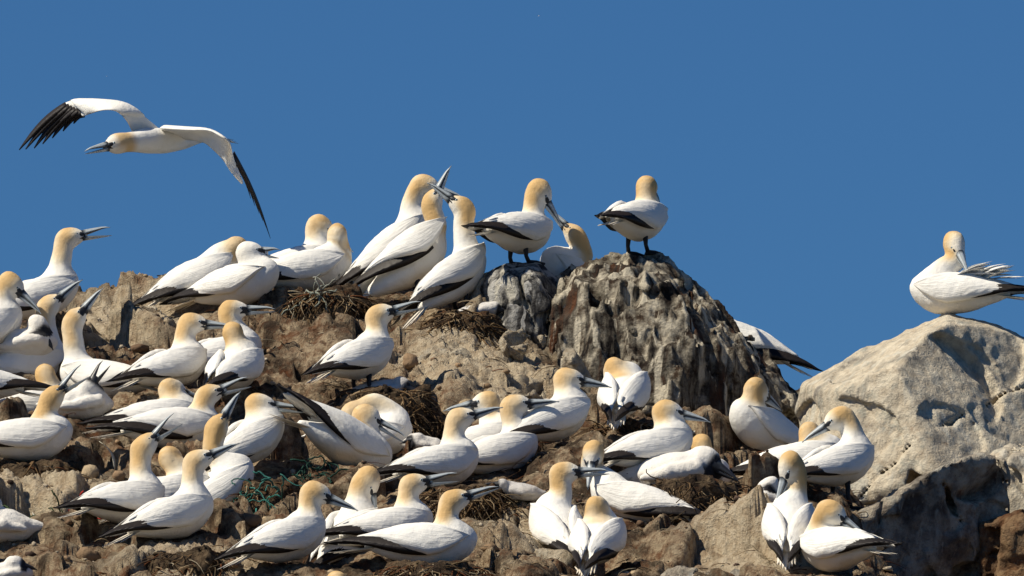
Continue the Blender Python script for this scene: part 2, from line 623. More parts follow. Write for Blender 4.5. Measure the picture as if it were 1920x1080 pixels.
bird('B10', 'gannet standing with its back turned on top of the highest rock', (1194, 414), 64, 10, (1214, 350), 72, -10, stand=True, drop=0.140, ground=False, y=3.85, cover=0.45)
bird('B11', 'lone gannet preening ruffled back feathers on pale boulder at right', (1790, 552), 160, 6, (1790, 456), -62, -50, mids=[(1768, 505, 0), (1792, 488, 0)], ground=False, y=3.3, ruffle=True, drop=0.095)
bird('B12', 'gannet half hidden behind the highest rock, only tail and wing showing', (1384, 642), 168, 26, (1330, 640), 180, -30, ground=False, y=4.35, cover=0.00)
bird('C1', 'gannet standing over a shade-greyed chick, bill open, on nest mid-slope', (674, 672), 52, 22, (712, 590), 0, 18, gape=0.25, stand=True, drop=0.135, mids=[(706, 625, 0)], cover=0.80)
bird('C2', 'gannet with tail cocked up and yellow-stained belly, bill open', (652, 838), 30, -17, (688, 780), 0, -28, gape=0.2, drop=0.10, wing_open=0.03, stain=1.0, y=1.55, cover=0.6)
bird('C3', 'gannet bending its head back to preen behind one with cocked tail', (684, 826), 8, 10, (662, 774), 185, -32, mids=[(745, 785, 0.02), (700, 757, 0.02)], y=2.05, pale=0.45)
bird('C5', 'sitting gannet with raised bill crossing a yellow head behind it', (824, 874), 40, 16, (862, 785), 0, 18, mids=[(850, 825, 0)])
bird('C6', 'gannet looking left behind two right-facing neighbours in the middle', (912, 832), 30, 20, (910, 754), 190, -10, y=2.05, mids=[(918, 785, 0)])
bird('C7', 'gannet with level bill just right of the left-looking one', (936, 852), 38, 20, (966, 760), 0, 8, y=1.6)
bird('C8', 'gannet facing right below pale rocks, grey bill level', (1040, 786), 46, 26, (1066, 710), 5, -8, drop=0.115)
bird('D2', 'gannet hunched with its back to viewer and head bowed forward', (1170, 738), 82, 30, (1150, 694), 110, -40, drop=0.12, hd=-0.02)
bird('D3', 'gannet with clear profile, long pale bill, right of centre beside fluffy chick', (1226, 842), 38, 20, (1252, 770), 0, -12)
bird('D4', 'gannet with only the yellow back of its head showing behind fluffy chick', (1316, 898), 78, 8, (1315, 834), 92, -5, y=1.75)
bird('D5', 'upright white gannet at foot of the dark rock, head turned aside', (1436, 812), 218, 26, (1420, 730), 50, -22, mids=[(1412, 765, 0)], y=2.35, drop=0.12)
bird('D5b', 'gannet hidden behind a left-looking one, orange neck and long tail showing', (1502, 868), 18, 16, (1520, 812), 60, -5, y=1.95, drop=0.10, cover=0.20)
bird('D6', 'gannet by right boulder looking back left along its long grey bill', (1572, 872), 46, 20, (1572, 784), 187, -31, drop=0.12, stand=True, y=1.45)
bird('D7', 'gannet standing with its back to viewer, head bowed, at lower right', (1480, 988), 86, 33, (1480, 872), 205, -68, mids=[(1492, 920, 0.02)], stand=True, drop=0.165, y=0.35, cover=0.40)
bird('D8', 'gannet at lower right preening, bill laid along its shaded back', (1570, 1030), 126, 8, (1560, 960), -12, -34, y=0.1, mids=[(1536, 990, -0.02)], hd=-0.06)
bird('D9', 'gannet with slightly open bill and pale brown neck behind a front pair', (1046, 990), 104, 33, (1058, 886), 0, 4, gape=0.12, drop=0.13, y=0.72, mids=[(1052, 930, 0)])
bird('D10', 'gannet seen from behind in front centre, buff back of head lowest', (1120, 1014), 80, 29, (1120, 952), 62, -12, drop=0.12, y=0.35, hd=-0.03, cover=0.40)
bird('D11', 'gannet bowing its head towards viewer, brown wing tips to the right', (1190, 946), 156, 18, (1112, 850), -105, -58, y=1.1, mids=[(1112, 880, 0.06)], drop=0.11, cover=0.20)
bird('E1', 'gannet facing right with pale bill, front row, beside green rope', (538, 1012), 42, 22, (592, 924), 0, -20, mids=[(580, 962, 0)], drop=0.11, cover=0.50)
bird('E2', 'gannet with its back turned, bill tucked down, behind black wing tips', (652, 1002), 60, 36, (692, 900), -10, -78, mids=[(672, 930, 0)], y=0.6, drop=0.13)
bird('E3', 'gannet with open bill behind the largest front gannet', (732, 992), 34, 14, (775, 908), 0, 14, gape=0.28, mids=[(764, 950, 0)], y=0.55)
bird('E4', 'large gannet sitting in front centre, bill touching a small dark chick', (800, 1024), 2, 4, (852, 938), 0, 20, mids=[(838, 978, 0)], gape=0.08, y=0.05, cover=0.25)
bird('E5', 'gannet below the bottom edge, only top of yellow head showing', (640, 1150), 85, 10, (632, 1092), 90, 0, y=-0.35)

for d in B:
    rowbase = d['c'][1] + d['drop'] * 490
    if d['y'] is None:
        d['y'] = depth_of(rowbase)
    d['O'] = at(d['c'][0], d['c'][1], d['y'])
    d['base'] = d['O'] - np.array([0, 0, d['drop'] - (0.0 if d['stand'] else 0.008)])

K = []


def chick(label, c, h, az, el, y, yaw=0, size=1.0, ground=True, dark=1.0, gape=0.0, grey=0.0):
    K.append(dict(label=label, c=c, h=h, az=az, el=el, y=y, yaw=yaw, size=size, ground=ground, gape=gape, grey=grey,
                  O=at(c[0], c[1], y)))


chick('large fluffy white chick with black face lying on dark weed nest', (1272, 888), (1322, 862), -15, -30, 1.35, 0, 1.25)
chick('downy chick with shade-greyed down and black bill under a standing gannet', (716, 738), (752, 722), -10, -25, 2.62, 10, 0.8, grey=0.55)  # down colour greyed to stand for the shadow under the adult
chick('downy chick with black face looking down beside leftmost gannets', (46, 645), (70, 610), -20, -52, 3.0, 0, 0.95)
chick('begging chick with dark open bill pointing up at left', (150, 758), (166, 728), 5, 62, 2.35, 20, 0.95, gape=0.45)
chick('white downy chick cut by left edge at the bottom', (-6, 985), (-20, 945), 180, -10, 0.5, 180, 1.0)
chick('small white chick in the bottom left corner', (14, 1078), (28, 1056), 20, -10, 0.0, 10, 0.7)
chick('small dark-headed chick taking food from front gannet bill', (976, 922), (940, 908), 185, 4, 0.92, 176, 0.52, grey=0.7)
chick('chick head with dark face behind the bowed gannet at lower right', (1442, 936), (1446, 908), 215, -50, 0.85, 200, 0.62)
chick('tiny pale chick beside gannet preening its back mid-slope', (792, 835), (780, 822), 190, -15, 1.95, 180, 0.55, grey=0.3)
chick('shaded chick tucked under the fencing gannets beside grey rock', (905, 583), (925, 577), 10, -10, 3.6, 0, 0.55, grey=0.5)
for k in K:
    k['base'] = k['O'] - np.array([0, 0, 0.062 * k['size']])

# ------------------------------------------------------------------ terrain
ctrl = []
for d in B:
    if d['ground']:
        ctrl.append(d['base'] + np.array([0, 0, 0.012]))
for k in K:
    if k['ground']:
        ctrl.append(k['base'] + np.array([0, 0, 0.015]))
for px, py, y in [(-60, 672, 3.9), (60, 655, 4.0), (165, 606, 4.2), (230, 570, 4.25), (280, 556, 4.3), (350, 556, 4.3),
                  (430, 566, 4.3), (520, 556, 4.25), (600, 552, 4.2), (680, 566, 4.2), (740, 590, 4.2), (820, 600, 4.1),
                  (200, 640, 3.6), (250, 625, 3.7), (520, 640, 3.4), (560, 620, 3.6), (620, 640, 3.5), (560, 720, 2.9), (600, 740, 2.7),
                  (800, 690, 3.0), (880, 680, 3.2), (950, 690, 3.1), (850, 740, 2.7), (960, 760, 2.6), (760, 650, 3.3),
                  (1100, 820, 2.3), (1000, 680, 3.2), (1330, 815, 2.5), (1360, 850, 2.1), (1200, 790, 3.0), (1300, 805, 3.1), (1400, 815, 3.1), (1120, 765, 3.2), (1250, 790, 3.4), (1420, 800, 3.4), (180, 880, 1.7), (130, 900, 1.5),
                  (60, 940, 1.2), (500, 900, 1.4), (480, 960, 0.9), (480, 1010, 0.6), (140, 1000, 0.7), (240, 1040, 0.3),
                  (360, 1062, 0.05), (430, 1070, 0.0), (900, 1000, 0.7), (960, 960, 0.9), (1000, 1040, 0.4), (1250, 1050, 0.3),
                  (1320, 960, 0.9), (1390, 1000, 0.6), (1200, 1080, 0.0), (1400, 1085, 0.0), (1600, 1090, 0.0), (1800, 1130, 0.6),
                  (1000, 1100, -0.2), (300, 1130, -0.4), (800, 1140, -0.4), (1500, 1140, -0.4), (1900, 1170, 0.0), (1900, 1160, 1.6), (1750, 1130, 1.6), (1680, 1100, 1.4), (1900, 1100, 2.6), (1700, 1060, 2.4), (1760, 1130, 1.0), (1650, 1110, 0.7), (0, 1120, -0.2),
                  (1590, 960, 1.5), (1500, 800, 2.9), (1425, 918, 1.7), (1400, 915, 1.8), (1450, 915, 1.6), (1450, 900, 1.4)]:
    ctrl.append(at(px, py, y))
ctrl = np.array(ctrl)
A = np.c_[np.ones(len(ctrl)), ctrl[:, 0], ctrl[:, 1]]
plane, *_ = np.linalg.lstsq(A, ctrl[:, 2], rcond=None)
# tails hang clear of the ground
tails = []
for d in B:
    if d['ground']:
        ya, pa = math.radians(d['yaw']), math.radians(d['pitch'])
        f = np.array([math.cos(ya) * math.cos(pa), math.sin(ya) * math.cos(pa), math.sin(pa)])
        for t in (0.26, 0.40):
            tails.append(d['O'] - f * t - np.array([0, 0, 0.045]))
tails = np.array(tails)


def terrain_layers():
    r = ctrl[:, 2] - A @ plane
    L = []
    for s in (0.75, 0.36, 0.19):
        L.append((s, r.copy()))
        D2 = ((ctrl[:, None, :2] - ctrl[None, :, :2]) ** 2).sum(-1)
        W = np.exp(-D2 / (2 * s * s))
        r = r - (W @ r) / (W.sum(1) + 0.25)
    return L


LAYERS = terrain_layers()


def ground_base(x, y):
    x = np.asarray(x, float).ravel()
    y = np.asarray(y, float).ravel()
    z = plane[0] + plane[1] * np.clip(x, -2.6, 2.6) + plane[2] * y
    for s, r in LAYERS:
        D2 = (x[:, None] - ctrl[None, :, 0]) ** 2 + (y[:, None] - ctrl[None, :, 1]) ** 2
        W = np.exp(-D2 / (2 * s * s))
        z = z + (W @ r) / (W.sum(1) + 0.25)
    # pull down under tails
    for t in tails:
        w = np.exp(-((x - t[0]) ** 2 + (y - t[1]) ** 2) / (2 * 0.085 ** 2))
        z = z - w * np.maximum(0, z - t[2])
    back = np.maximum(0, y - 4.42)
    z = z - 0.9 * back - 1.4 * back ** 2
    right = smooth(0.35, 1.3, x) * smooth(2.4, 4.2, y)
    z = z - right * 0.5
    return z


def hash2(i, j, k):
    h = (i * 374761393 + j * 668265263 + k * 2147483647) & 0x7fffffff
    h = ((h ^ (h >> 13)) * 1274126177) & 0x7fffffff
    return ((h ^ (h >> 16)) & 0xffff) / 65535.0


def blocks(x, y, size, seed, lift, tilt, crack):
    """broken bedrock: every cell is a block with its own height and tilt, cracks between"""
    gx_, gy_ = x / size, y / (size * 1.5)
    i0, j0 = np.floor(gx_).astype(np.int64), np.floor(gy_).astype(np.int64)
    f1 = np.full(len(x), 9.0)
    f2 = np.full(len(x), 9.0)
    off = np.zeros(len(x))
    for di in (-1, 0, 1):
        for dj in (-1, 0, 1):
            i, j = i0 + di, j0 + dj
            cx = i + 0.1 + 0.8 * hash2(i, j, seed)
            cy = j + 0.1 + 0.8 * hash2(i, j, seed + 1)
            dx, dy = gx_ - cx, gy_ - cy
            d = np.abs(dx) ** 1.6 + np.abs(dy) ** 1.6
            o = lift * (hash2(i, j, seed + 2) - 0.5) + tilt * size * (dx * (hash2(i, j, seed + 3) - 0.5) + 1.5 * dy * (hash2(i, j, seed + 4) - 0.75))
            m = d < f1
            f2 = np.where(m, f1, np.minimum(f2, d))
            off = np.where(m, o, off)
            f1 = np.where(m, d, f1)
    return off - crack * np.exp(-(f2 - f1) / 0.10)


def ground_z(x, y):
    x = np.asarray(x, float).ravel()
    y = np.asarray(y, float).ravel()
    z = ground_base(x, y)
    p = np.c_[x, y, z * 0.6]
    wx = x + 0.06 * perlin(p * 4.0) + 0.015 * perlin(p * 15.0)
    wy = y + 0.08 * perlin(p * 4.0 + 60) + 0.02 * perlin(p * 15.0 + 60)
    soil = smooth(-0.1, 0.35, perlin(p * 1.7 + 88))
    n = 0.050 * fbm(p * 2.6, 2) + (1 - 0.6 * soil) * (blocks(wx, wy, 0.33, 5, 0.085, 0.80, 0.070) + blocks(wx + 3, wy, 0.12, 31, 0.022, 0.75, 0.022)) + 0.010 * fbm(p * 5.2 + 5, 3, ridged=True)
    n2 = (0.010 + 0.014 * soil) * (fbm(p * 13 + 9, 4, ridged=True, gain=0.58) - 0.4) + (0.005 + 0.008 * soil) * fbm(p * 42, 3)
    keep = np.ones(len(x))
    for d in B:
        keep *= 1 - 0.75 * np.exp(-((x - d['base'][0]) ** 2 + (y - d['base'][1]) ** 2) / (2 * 0.10 ** 2))
    for t in tails:
        keep *= 1 - 0.7 * np.exp(-((x - t[0]) ** 2 + (y - t[1]) ** 2) / (2 * 0.08 ** 2))
    return z + n * keep + n2 * (0.35 + 0.65 * keep)


gx = np.arange(-2.7, 2.7001, 0.0100)
gy = np.concatenate([np.arange(-1.3, 4.6, 0.0105), np.arange(4.6, 6.0, 0.04)])
GX, GY = np.meshgrid(gx, gy, indexing='ij')
GZ = np.concatenate([ground_z(GX[i:i + 30], GY[i:i + 30]) for i in range(0, len(gx), 30)]).reshape(GX.shape)
nx, ny = GX.shape
tv = np.stack([GX.ravel(), GY.ravel(), GZ.ravel()], 1)
ii = np.arange(nx * ny).reshape(nx, ny)
tq = np.stack([ii[:-1, :-1].ravel(), ii[1:, :-1].ravel(), ii[1:, 1:].ravel(), ii[:-1, 1:].ravel()], 1)
# cliff below and beside, down to the sea
ring = np.concatenate([ii[:, 0], ii[-1, 1:], ii[-2::-1, -1], ii[0, -2:0:-1]])
rp = tv[ring]
prev, start, extra = ring, len(tv), []
for s, dz in ((0.35, 0.5), (1.2, 2.0), (3.0, 5.0), (6.0, 14.0)):
    c0 = np.array([0, 2.0])
    dirv = rp[:, :2] - c0
    dirv /= np.linalg.norm(dirv, axis=1)[:, None]
    q = np.c_[rp[:, :2] + dirv * s, rp[:, 2] - dz]
    q += 0.25 * s * np.c_[perlin(q * 0.9), perlin(q * 0.9 + 31), perlin(q * 0.9 + 57)]
    cur = np.arange(len(q)) + start
    extra.append(np.stack([prev, cur, np.roll(cur, -1), np.roll(prev, -1)], 1))
    tv = np.concatenate([tv, q])
    start += len(q)
    prev = cur
zone = np.zeros(len(tv))
for px, py, y_, rx, ry in ((880, 680, 3.1, 0.42, 0.5), (250, 600, 3.9, 0.34, 0.5), (980, 760, 2.6, 0.25, 0.3), (1420, 1020, 0.5, 0.30, 0.5), (1000, 1000, 0.6, 0.22, 0.35), (60, 900, 1.3, 0.30, 0.4), (350, 1050, 0.1, 0.3, 0.25)):
    c_ = at(px, py, y_)
    zone = np.maximum(zone, 0.68 * np.exp(-((tv[:, 0] - c_[0]) / rx) ** 2 - ((tv[:, 1] - c_[1]) / ry) ** 2))
tag(mesh_obj('terrain', tv, [np.concatenate([tq] + extra)], M_GROUND, None, np.repeat(zone[:, None], 3, 1)), kind='structure')

# the sea far below
m_sea, nt, p = new_mat('sea_water')
v = coords(nt)
n = noise(nt, v, 0.35, 6, 0.6)
p.inputs['Base Color'].default_value = (0.012, 0.035, 0.06, 1)
p.inputs['Roughness'].default_value = 0.12
bump(nt, p, n, 0.6, 1.0)
s = 9000.0
tag(mesh_obj('sea', [(-s, -s, 0), (s, -s, 0), (s, s, 0), (-s, s, 0)], np.array([[0, 1, 2, 3]]), m_sea), kind='structure')

# ------------------------------------------------------------------ rocks
def chisel(F3, lo, h, n_cut, seed, rmin, rmax, jit):
    """break flat flakes off a rounded form so that it shows facets and edges"""
    r = np.random.default_rng(int(seed * 10) + 77)
    gr = np.stack(np.nonzero((F3 < 0) & (F3 > -h * 1.2)), 1)
    gr = gr[(gr > 1).all(1) & (gr < np.array(F3.shape) - 2).all(1)]
    feet = np.array([d['base'] for d in B if not d['ground']])
    for _ in range(n_cut):
        c = gr[r.integers(0, len(gr))]
        if np.linalg.norm(feet - (lo + c * h), axis=1).min() < 0.24:
            continue
        nrm = unit([F3[c[0] + 1, c[1], c[2]] - F3[c[0] - 1, c[1], c[2]], F3[c[0], c[1] + 1, c[2]] - F3[c[0], c[1] - 1, c[2]], F3[c[0], c[1], c[2] + 1] - F3[c[0], c[1], c[2] - 1]])
        nrm = unit(nrm + r.normal(0, jit, 3))
        rad = r.uniform(rmin, rmax)
        m = int(rad / h) + 1
        a, b = np.maximum(c - m, 0), np.minimum(c + m + 1, F3.shape)
        X, Y_, Z = np.meshgrid(*[np.arange(a[k], b[k]) - c[k] for k in range(3)], indexing='ij')
        pl = (X * nrm[0] + Y_ * nrm[1] + Z * nrm[2]) * h + r.uniform(0.002, 0.012)
        ball = rad - np.sqrt(X * X + Y_ * Y_ + Z * Z) * h
        sl = tuple(slice(a[k], b[k]) for k in range(3))
        F3[sl] = np.maximum(F3[sl], np.minimum(pl, ball))


def rock(name, label, pieces, mat, y0, h=0.013, amp=0.03, seed=0.0, flute=0.0, nscale=1.0, cat='rock', group=None, cuts=40, rad=(0.06, 0.18), jit=0.10, cracks=4):
    """each piece is a convex outline at its own depth, closed by tilted faces in front and behind"""
    planes_all, lo, hi = [], np.full(3, 1e9), np.full(3, -1e9)
    for pc in pieces:
        ye = pc['y']
        pts = np.array([at(a, b, ye) for a, b in pc['poly']])
        ctr = pts.mean(0)
        P, Dd = [], []
        for i in range(len(pts)):
            a, b = pts[i], pts[(i + 1) % len(pts)]
            e = b - a
            nn = np.array([e[2], 0, -e[0]])
            if np.dot(nn[[0, 2]], (ctr - a)[[0, 2]]) > 0:
                nn = -nn
            nn = unit(nn)
            for ty in (-pc.get('kf', 0.35), pc.get('kb', 0.5)):
                m = unit(nn + np.array([0, ty, 0]))
                P.append(m)
                Dd.append(np.dot(m, a))
        for nrm, px, py, yy in pc['faces']:
            m = unit(nrm)
            P.append(m)
            Dd.append(np.dot(m, at(px, py, yy)))
        planes_all.append((np.array(P), np.array(Dd), pc.get('k', 0.03)))
        fy = [f[3] for f in pc['faces']]
        lo = np.minimum(lo, np.append(pts.min(0)[[0]], [min(fy + [ye]) - 0.15, pts.min(0)[2]]))
        hi = np.maximum(hi, np.append(pts.max(0)[[0]], [max(fy + [ye]) + 0.15, pts.max(0)[2]]))
    lo = lo - 0.1
    hi = hi + 0.1
    G, n = grid_for(lo, hi, h)
    F = None
    for P, Dd, k in planes_all:
        f = G @ P[0].astype(np.float32) - np.float32(Dd[0])
        for m, dd in zip(P[1:], Dd[1:]):
            np.maximum(f, G @ m.astype(np.float32) - np.float32(dd), out=f)
        ns = np.nonzero(np.abs(f) < 0.09)[0]
        Gn = G[ns]
        fs = Gn @ P[0].astype(np.float32) - np.float32(Dd[0])
        for m, dd in zip(P[1:], Dd[1:]):
            fs = -smin(-fs, -(Gn @ m.astype(np.float32) - np.float32(dd)), np.float32(k))
        f[ns] = fs
        F = f if F is None else smin(F, f, 0.03)
    F3 = F.reshape(n)
    chisel(F3, lo, h, cuts, seed, rad[0], rad[1], jit)
    F = F3.ravel()
    rc = np.random.default_rng(int(seed) + 5)
    sh = np.nonzero(np.abs(F) < 0.06)[0]
    Gs_ = G[sh]
    for _ in range(cracks):
        nrm = unit(rc.normal(0, 1, 3) * np.array([1.0, 0.35, 0.6]))
        p0 = lo + (hi - lo) * rc.uniform(0.15, 0.85, 3)
        wob = (Gs_ - p0.astype(np.float32)) @ nrm.astype(np.float32)
        hit = np.nonzero(np.abs(wob) < 0.05)[0]
        idx = sh[hit]
        dist = np.abs(wob[hit] + 0.022 * perlin((G[idx] + seed) * 5.0) + 0.008 * perlin((G[idx] + seed) * 19.0))
        F[idx] = np.maximum(F[idx], np.minimum(0.010 - dist, F[idx] + 0.040))
    near = np.abs(F) < amp * 3 + 0.05
    q = G[near] + seed
    dsp = amp * 0.9 * fbm(q * 3.2 * nscale, 3) + amp * 0.6 * (fbm(q * 9 * nscale, 3, ridged=True) - 0.5) + amp * 0.2 * fbm(q * 30 * nscale, 2)
    if flute:
        qs = q * np.array([6.5, 6.5, 0.9], np.float32)
        dsp = dsp + flute * (fbm(qs, 3, ridged=True) - 0.45)
    F[near] = F[near] - dsp
    V, Q = surface_nets(F.reshape(n), lo, h)
    o = mesh_obj(name, V - np.array([0, 0, 0]), Q, mat)
    tag(o, label, cat, group)
    return o


BACK = lambda px, py, yy: ((0, 1, 0.05), px, py, yy)
rock('summit_rock', 'tallest dark rock with white guano streaks, a gannet standing on top', [
    dict(y=3.9, kf=0.30, kb=0.6, k=0.022, poly=[(992, 640), (1016, 566), (1058, 520), (1116, 500), (1180, 494), (1240, 499), (1290, 524), (1340, 568), (1400, 640), (1450, 696), (1496, 742), (1510, 900), (1000, 900)],
         faces=[((-0.24, -1, 0.38), 1120, 600, 3.40), ((0.90, -1, 0.10), 1300, 640, 3.30), ((0.05, -1, 0.55), 1220, 560, 3.38), BACK(1200, 600, 4.5)])],
     M_STREAK, 3.9, 0.0115, 0.013, 2.0, 0.046, cuts=110, rad=(0.05, 0.15), jit=0.16)
rock('perch_rock', 'small grey rock streaked black and white under a standing gannet', [
    dict(y=3.8, kf=0.4, kb=0.6, k=0.012, poly=[(874, 590), (904, 522), (946, 498), (1014, 497), (1050, 530), (1090, 610), (1080, 700), (870, 700)],
         faces=[((-0.75, -1, 0.5), 925, 545, 3.62), ((0.35, -1, 0.12), 990, 560, 3.50), BACK(960, 560, 4.2)])],
     M_GREYSTREAK, 3.8, 0.010, 0.010, 7.0, 0.016, cuts=40)
rock('boulder', 'huge pale grey boulder at right with a preening gannet on it', [
    dict(y=3.3, kf=0.30, kb=0.7, k=0.008, poly=[(1482, 860), (1488, 748), (1506, 718), (1734, 594), (1768, 587), (1850, 604), (1930, 636), (2080, 705), (2100, 1060), (1490, 1060)],
         faces=[((-0.42, -1, 0.26), 1640, 740, 2.75), ((0.16, -1, 0.40), 1790, 760, 2.70), ((0.55, -0.8, 0.5), 1850, 650, 3.05), BACK(1700, 800, 4.2)])],
     M_BOULDER, 3.3, 0.0115, 0.009, 11.0, 0.004, 1.3, cuts=70, rad=(0.12, 0.30), jit=0.05, cracks=1)
rock('ledge_rock', 'dark rock ledge with pale sunlit edge below the huge boulder', [
    dict(y=1.55, kf=0.10, kb=1.2, k=0.022, poly=[(1560, 1000), (1596, 960), (1700, 910), (1790, 864), (1842, 846), (1892, 872), (1912, 1180), (1556, 1180)],
         faces=[((0.46, -1, -0.22), 1760, 960, 1.42), BACK(1750, 1000, 2.9)])],
     M_SLAB, 1.55, 0.0115, 0.011, 17.0, 0.008, cuts=50)
rock('ledge_rock', 'mottled grey rock between huge boulder and right edge', [
    dict(y=2.0, kf=0.35, kb=0.5, k=0.04, poly=[(1800, 900), (1838, 838), (1900, 822), (1990, 850), (2050, 1000), (1990, 1080), (1830, 1060)],
         faces=[((-0.2, -1, 0.25), 1900, 900, 1.7), BACK(1900, 950, 2.8)])],
     M_BOULDER, 2.0, 0.012, 0.014, 19.0, 0.0)
rock('corner_rock', 'reddish brown rock block in the bottom right corner', [
    dict(y=1.5, kf=0.3, kb=0.5, k=0.03, poly=[(1838, 990), (1870, 962), (1960, 950), (2040, 990), (2040, 1200), (1835, 1200)],
         faces=[((-0.1, -1, 0.2), 1900, 1040, 1.25), BACK(1900, 1040, 2.2)])],
     M_RUST, 1.5, 0.012, 0.028, 23.0, 0.0)
rock('slope_rock', 'pale tan sloping rock under the bowed gannet at lower right', [
    dict(y=0.9, kf=0.8, kb=0.5, k=0.05, poly=[(1372, 1060), (1392, 985), (1425, 940), (1480, 925), (1560, 960), (1620, 1030), (1640, 1180), (1360, 1180)],
         faces=[((-0.3, -1, 0.9), 1430, 1040, 0.45), BACK(1480, 1000, 1.3)])],
     M_PALE, 0.9, 0.012, 0.020, 29.0, 0.0)
rock('flat_rock', 'flat grey rock at the bottom edge right of centre', [
    dict(y=0.05, kf=1.0, kb=0.5, k=0.04, poly=[(1228, 1085), (1260, 1058), (1330, 1050), (1410, 1062), (1450, 1085), (1450, 1180), (1220, 1180)],
         faces=[((-0.1, -0.6, 1), 1330, 1064, -0.1), BACK(1330, 1060, 0.35)])],
     M_SLAB, 0.05, 0.011, 0.016, 31.0, 0.0)
rock('slanting_rock', 'brown slanting rock slab between front gannet and the front pair', [
    dict(y=0.85, kf=0.6, kb=0.5, k=0.03, poly=[(925, 1030), (960, 975), (1010, 945), (1050, 950), (1062, 1010), (1030, 1070), (940, 1090)],
         faces=[((-0.5, -1, 0.8), 985, 1000, 0.62), BACK(1000, 1000, 1.1)])],
     M_HUMP, 0.85, 0.010, 0.020, 37.0, 0.0)
rock('low_rock', 'rough low rock at bottom edge below the slanting slab', [
    dict(y=0.35, kf=0.9, kb=0.5, k=0.03, poly=[(935, 1085), (965, 1045), (1020, 1028), (1070, 1040), (1085, 1080), (1080, 1150), (930, 1150)],
         faces=[((-0.3, -0.8, 1), 1000, 1055, 0.2), BACK(1000, 1060, 0.6)])],
     M_PALE, 0.35, 0.010, 0.018, 39.0, 0.0)
rock('ridge_rock', 'brown lumpy rock hump on the ridge below the preening pair', [
    dict(y=3.9, kf=0.7, kb=0.5, k=0.06, poly=[(468, 700), (476, 600), (510, 562), (560, 552), (640, 556), (688, 590), (700, 660), (690, 760), (480, 760)],
         faces=[((-0.25, -1, 0.5), 560, 640, 3.35), ((0.35, -1, 0.3), 650, 640, 3.45), BACK(580, 640, 4.3)])],
     M_HUMP, 3.9, 0.0115, 0.038, 43.0, 0.0)
for i, (lab, poly, yf, ye) in enumerate([(a_, b_, c_ - 0.16, d_ - 0.14) for a_, b_, c_, d_ in [
    ('pale cracked boulder below the streaked grey perch rock', [(930, 660), (938, 622), (975, 604), (1020, 612), (1046, 640), (1044, 680), (990, 700), (940, 690)], 3.2, 3.4),
    ('pale square boulder at the left foot of the tallest rock', [(1030, 690), (1040, 655), (1070, 644), (1104, 654), (1118, 690), (1112, 730), (1040, 730)], 2.95, 3.15),
    ('broad tan boulder mid-slope above the left-looking gannet', [(856, 745), (880, 705), (930, 690), (990, 692), (1034, 722), (1040, 770), (1000, 800), (880, 790)], 2.85, 3.1),
    ('tan boulder between the standing gannet and fencing trio', [(748, 700), (770, 655), (820, 640), (880, 650), (910, 680), (900, 730), (800, 745)], 3.0, 3.25),
    ('tan boulder beside the hunched gannet, right of centre', [(1118, 820), (1130, 798), (1165, 788), (1200, 800), (1215, 830), (1200, 860), (1125, 850)], 2.1, 2.25),
    ('pale brown boulder on the left skyline of the ridge', [(180, 625), (205, 585), (255, 562), (300, 562), (320, 600), (310, 650), (200, 660)], 3.75, 4.1),
]]):
    rock('slope_boulder', lab, [dict(y=ye, kf=0.7, kb=0.6, k=0.035, poly=poly,
         faces=[((-0.3, -1, 0.45), sum(a for a, b in poly) / len(poly), sum(b for a, b in poly) / len(poly), yf), BACK(poly[0][0], poly[0][1], ye + 0.3)])],
         M_PALE, ye, 0.010, 0.015, 50.0 + 3 * i, 0.0, 1.8, cuts=34, rad=(0.04, 0.12), jit=0.22)

# ------------------------------------------------------------------ nests of weed
WEED = np.array([(0.16, 0.10, 0.05), (0.09, 0.055, 0.03), (0.045, 0.03, 0.02), (0.27, 0.20, 0.12), (0.14, 0.055, 0.025), (0.32, 0.27, 0.19)])


def strand(bag, p, d, length, r, col, sag=0.5):
    n = 5
    s = np.linspace(0, 1, n)
    side = unit(np.cross(d, [0, 0, 1]) + 1e-3)
    bend = rng.normal(0, 0.25)
    pts = p + np.outer(s, d) * length + np.outer(s * s, [0, 0, -1]) * length * sag + np.outer(np.sin(s * 3), side) * length * bend
    v, q, t = tube(pts, r * (1 - 0.6 * s), 3)
    bag.add(v, q, t, col * rng.uniform(0.6, 1.3))


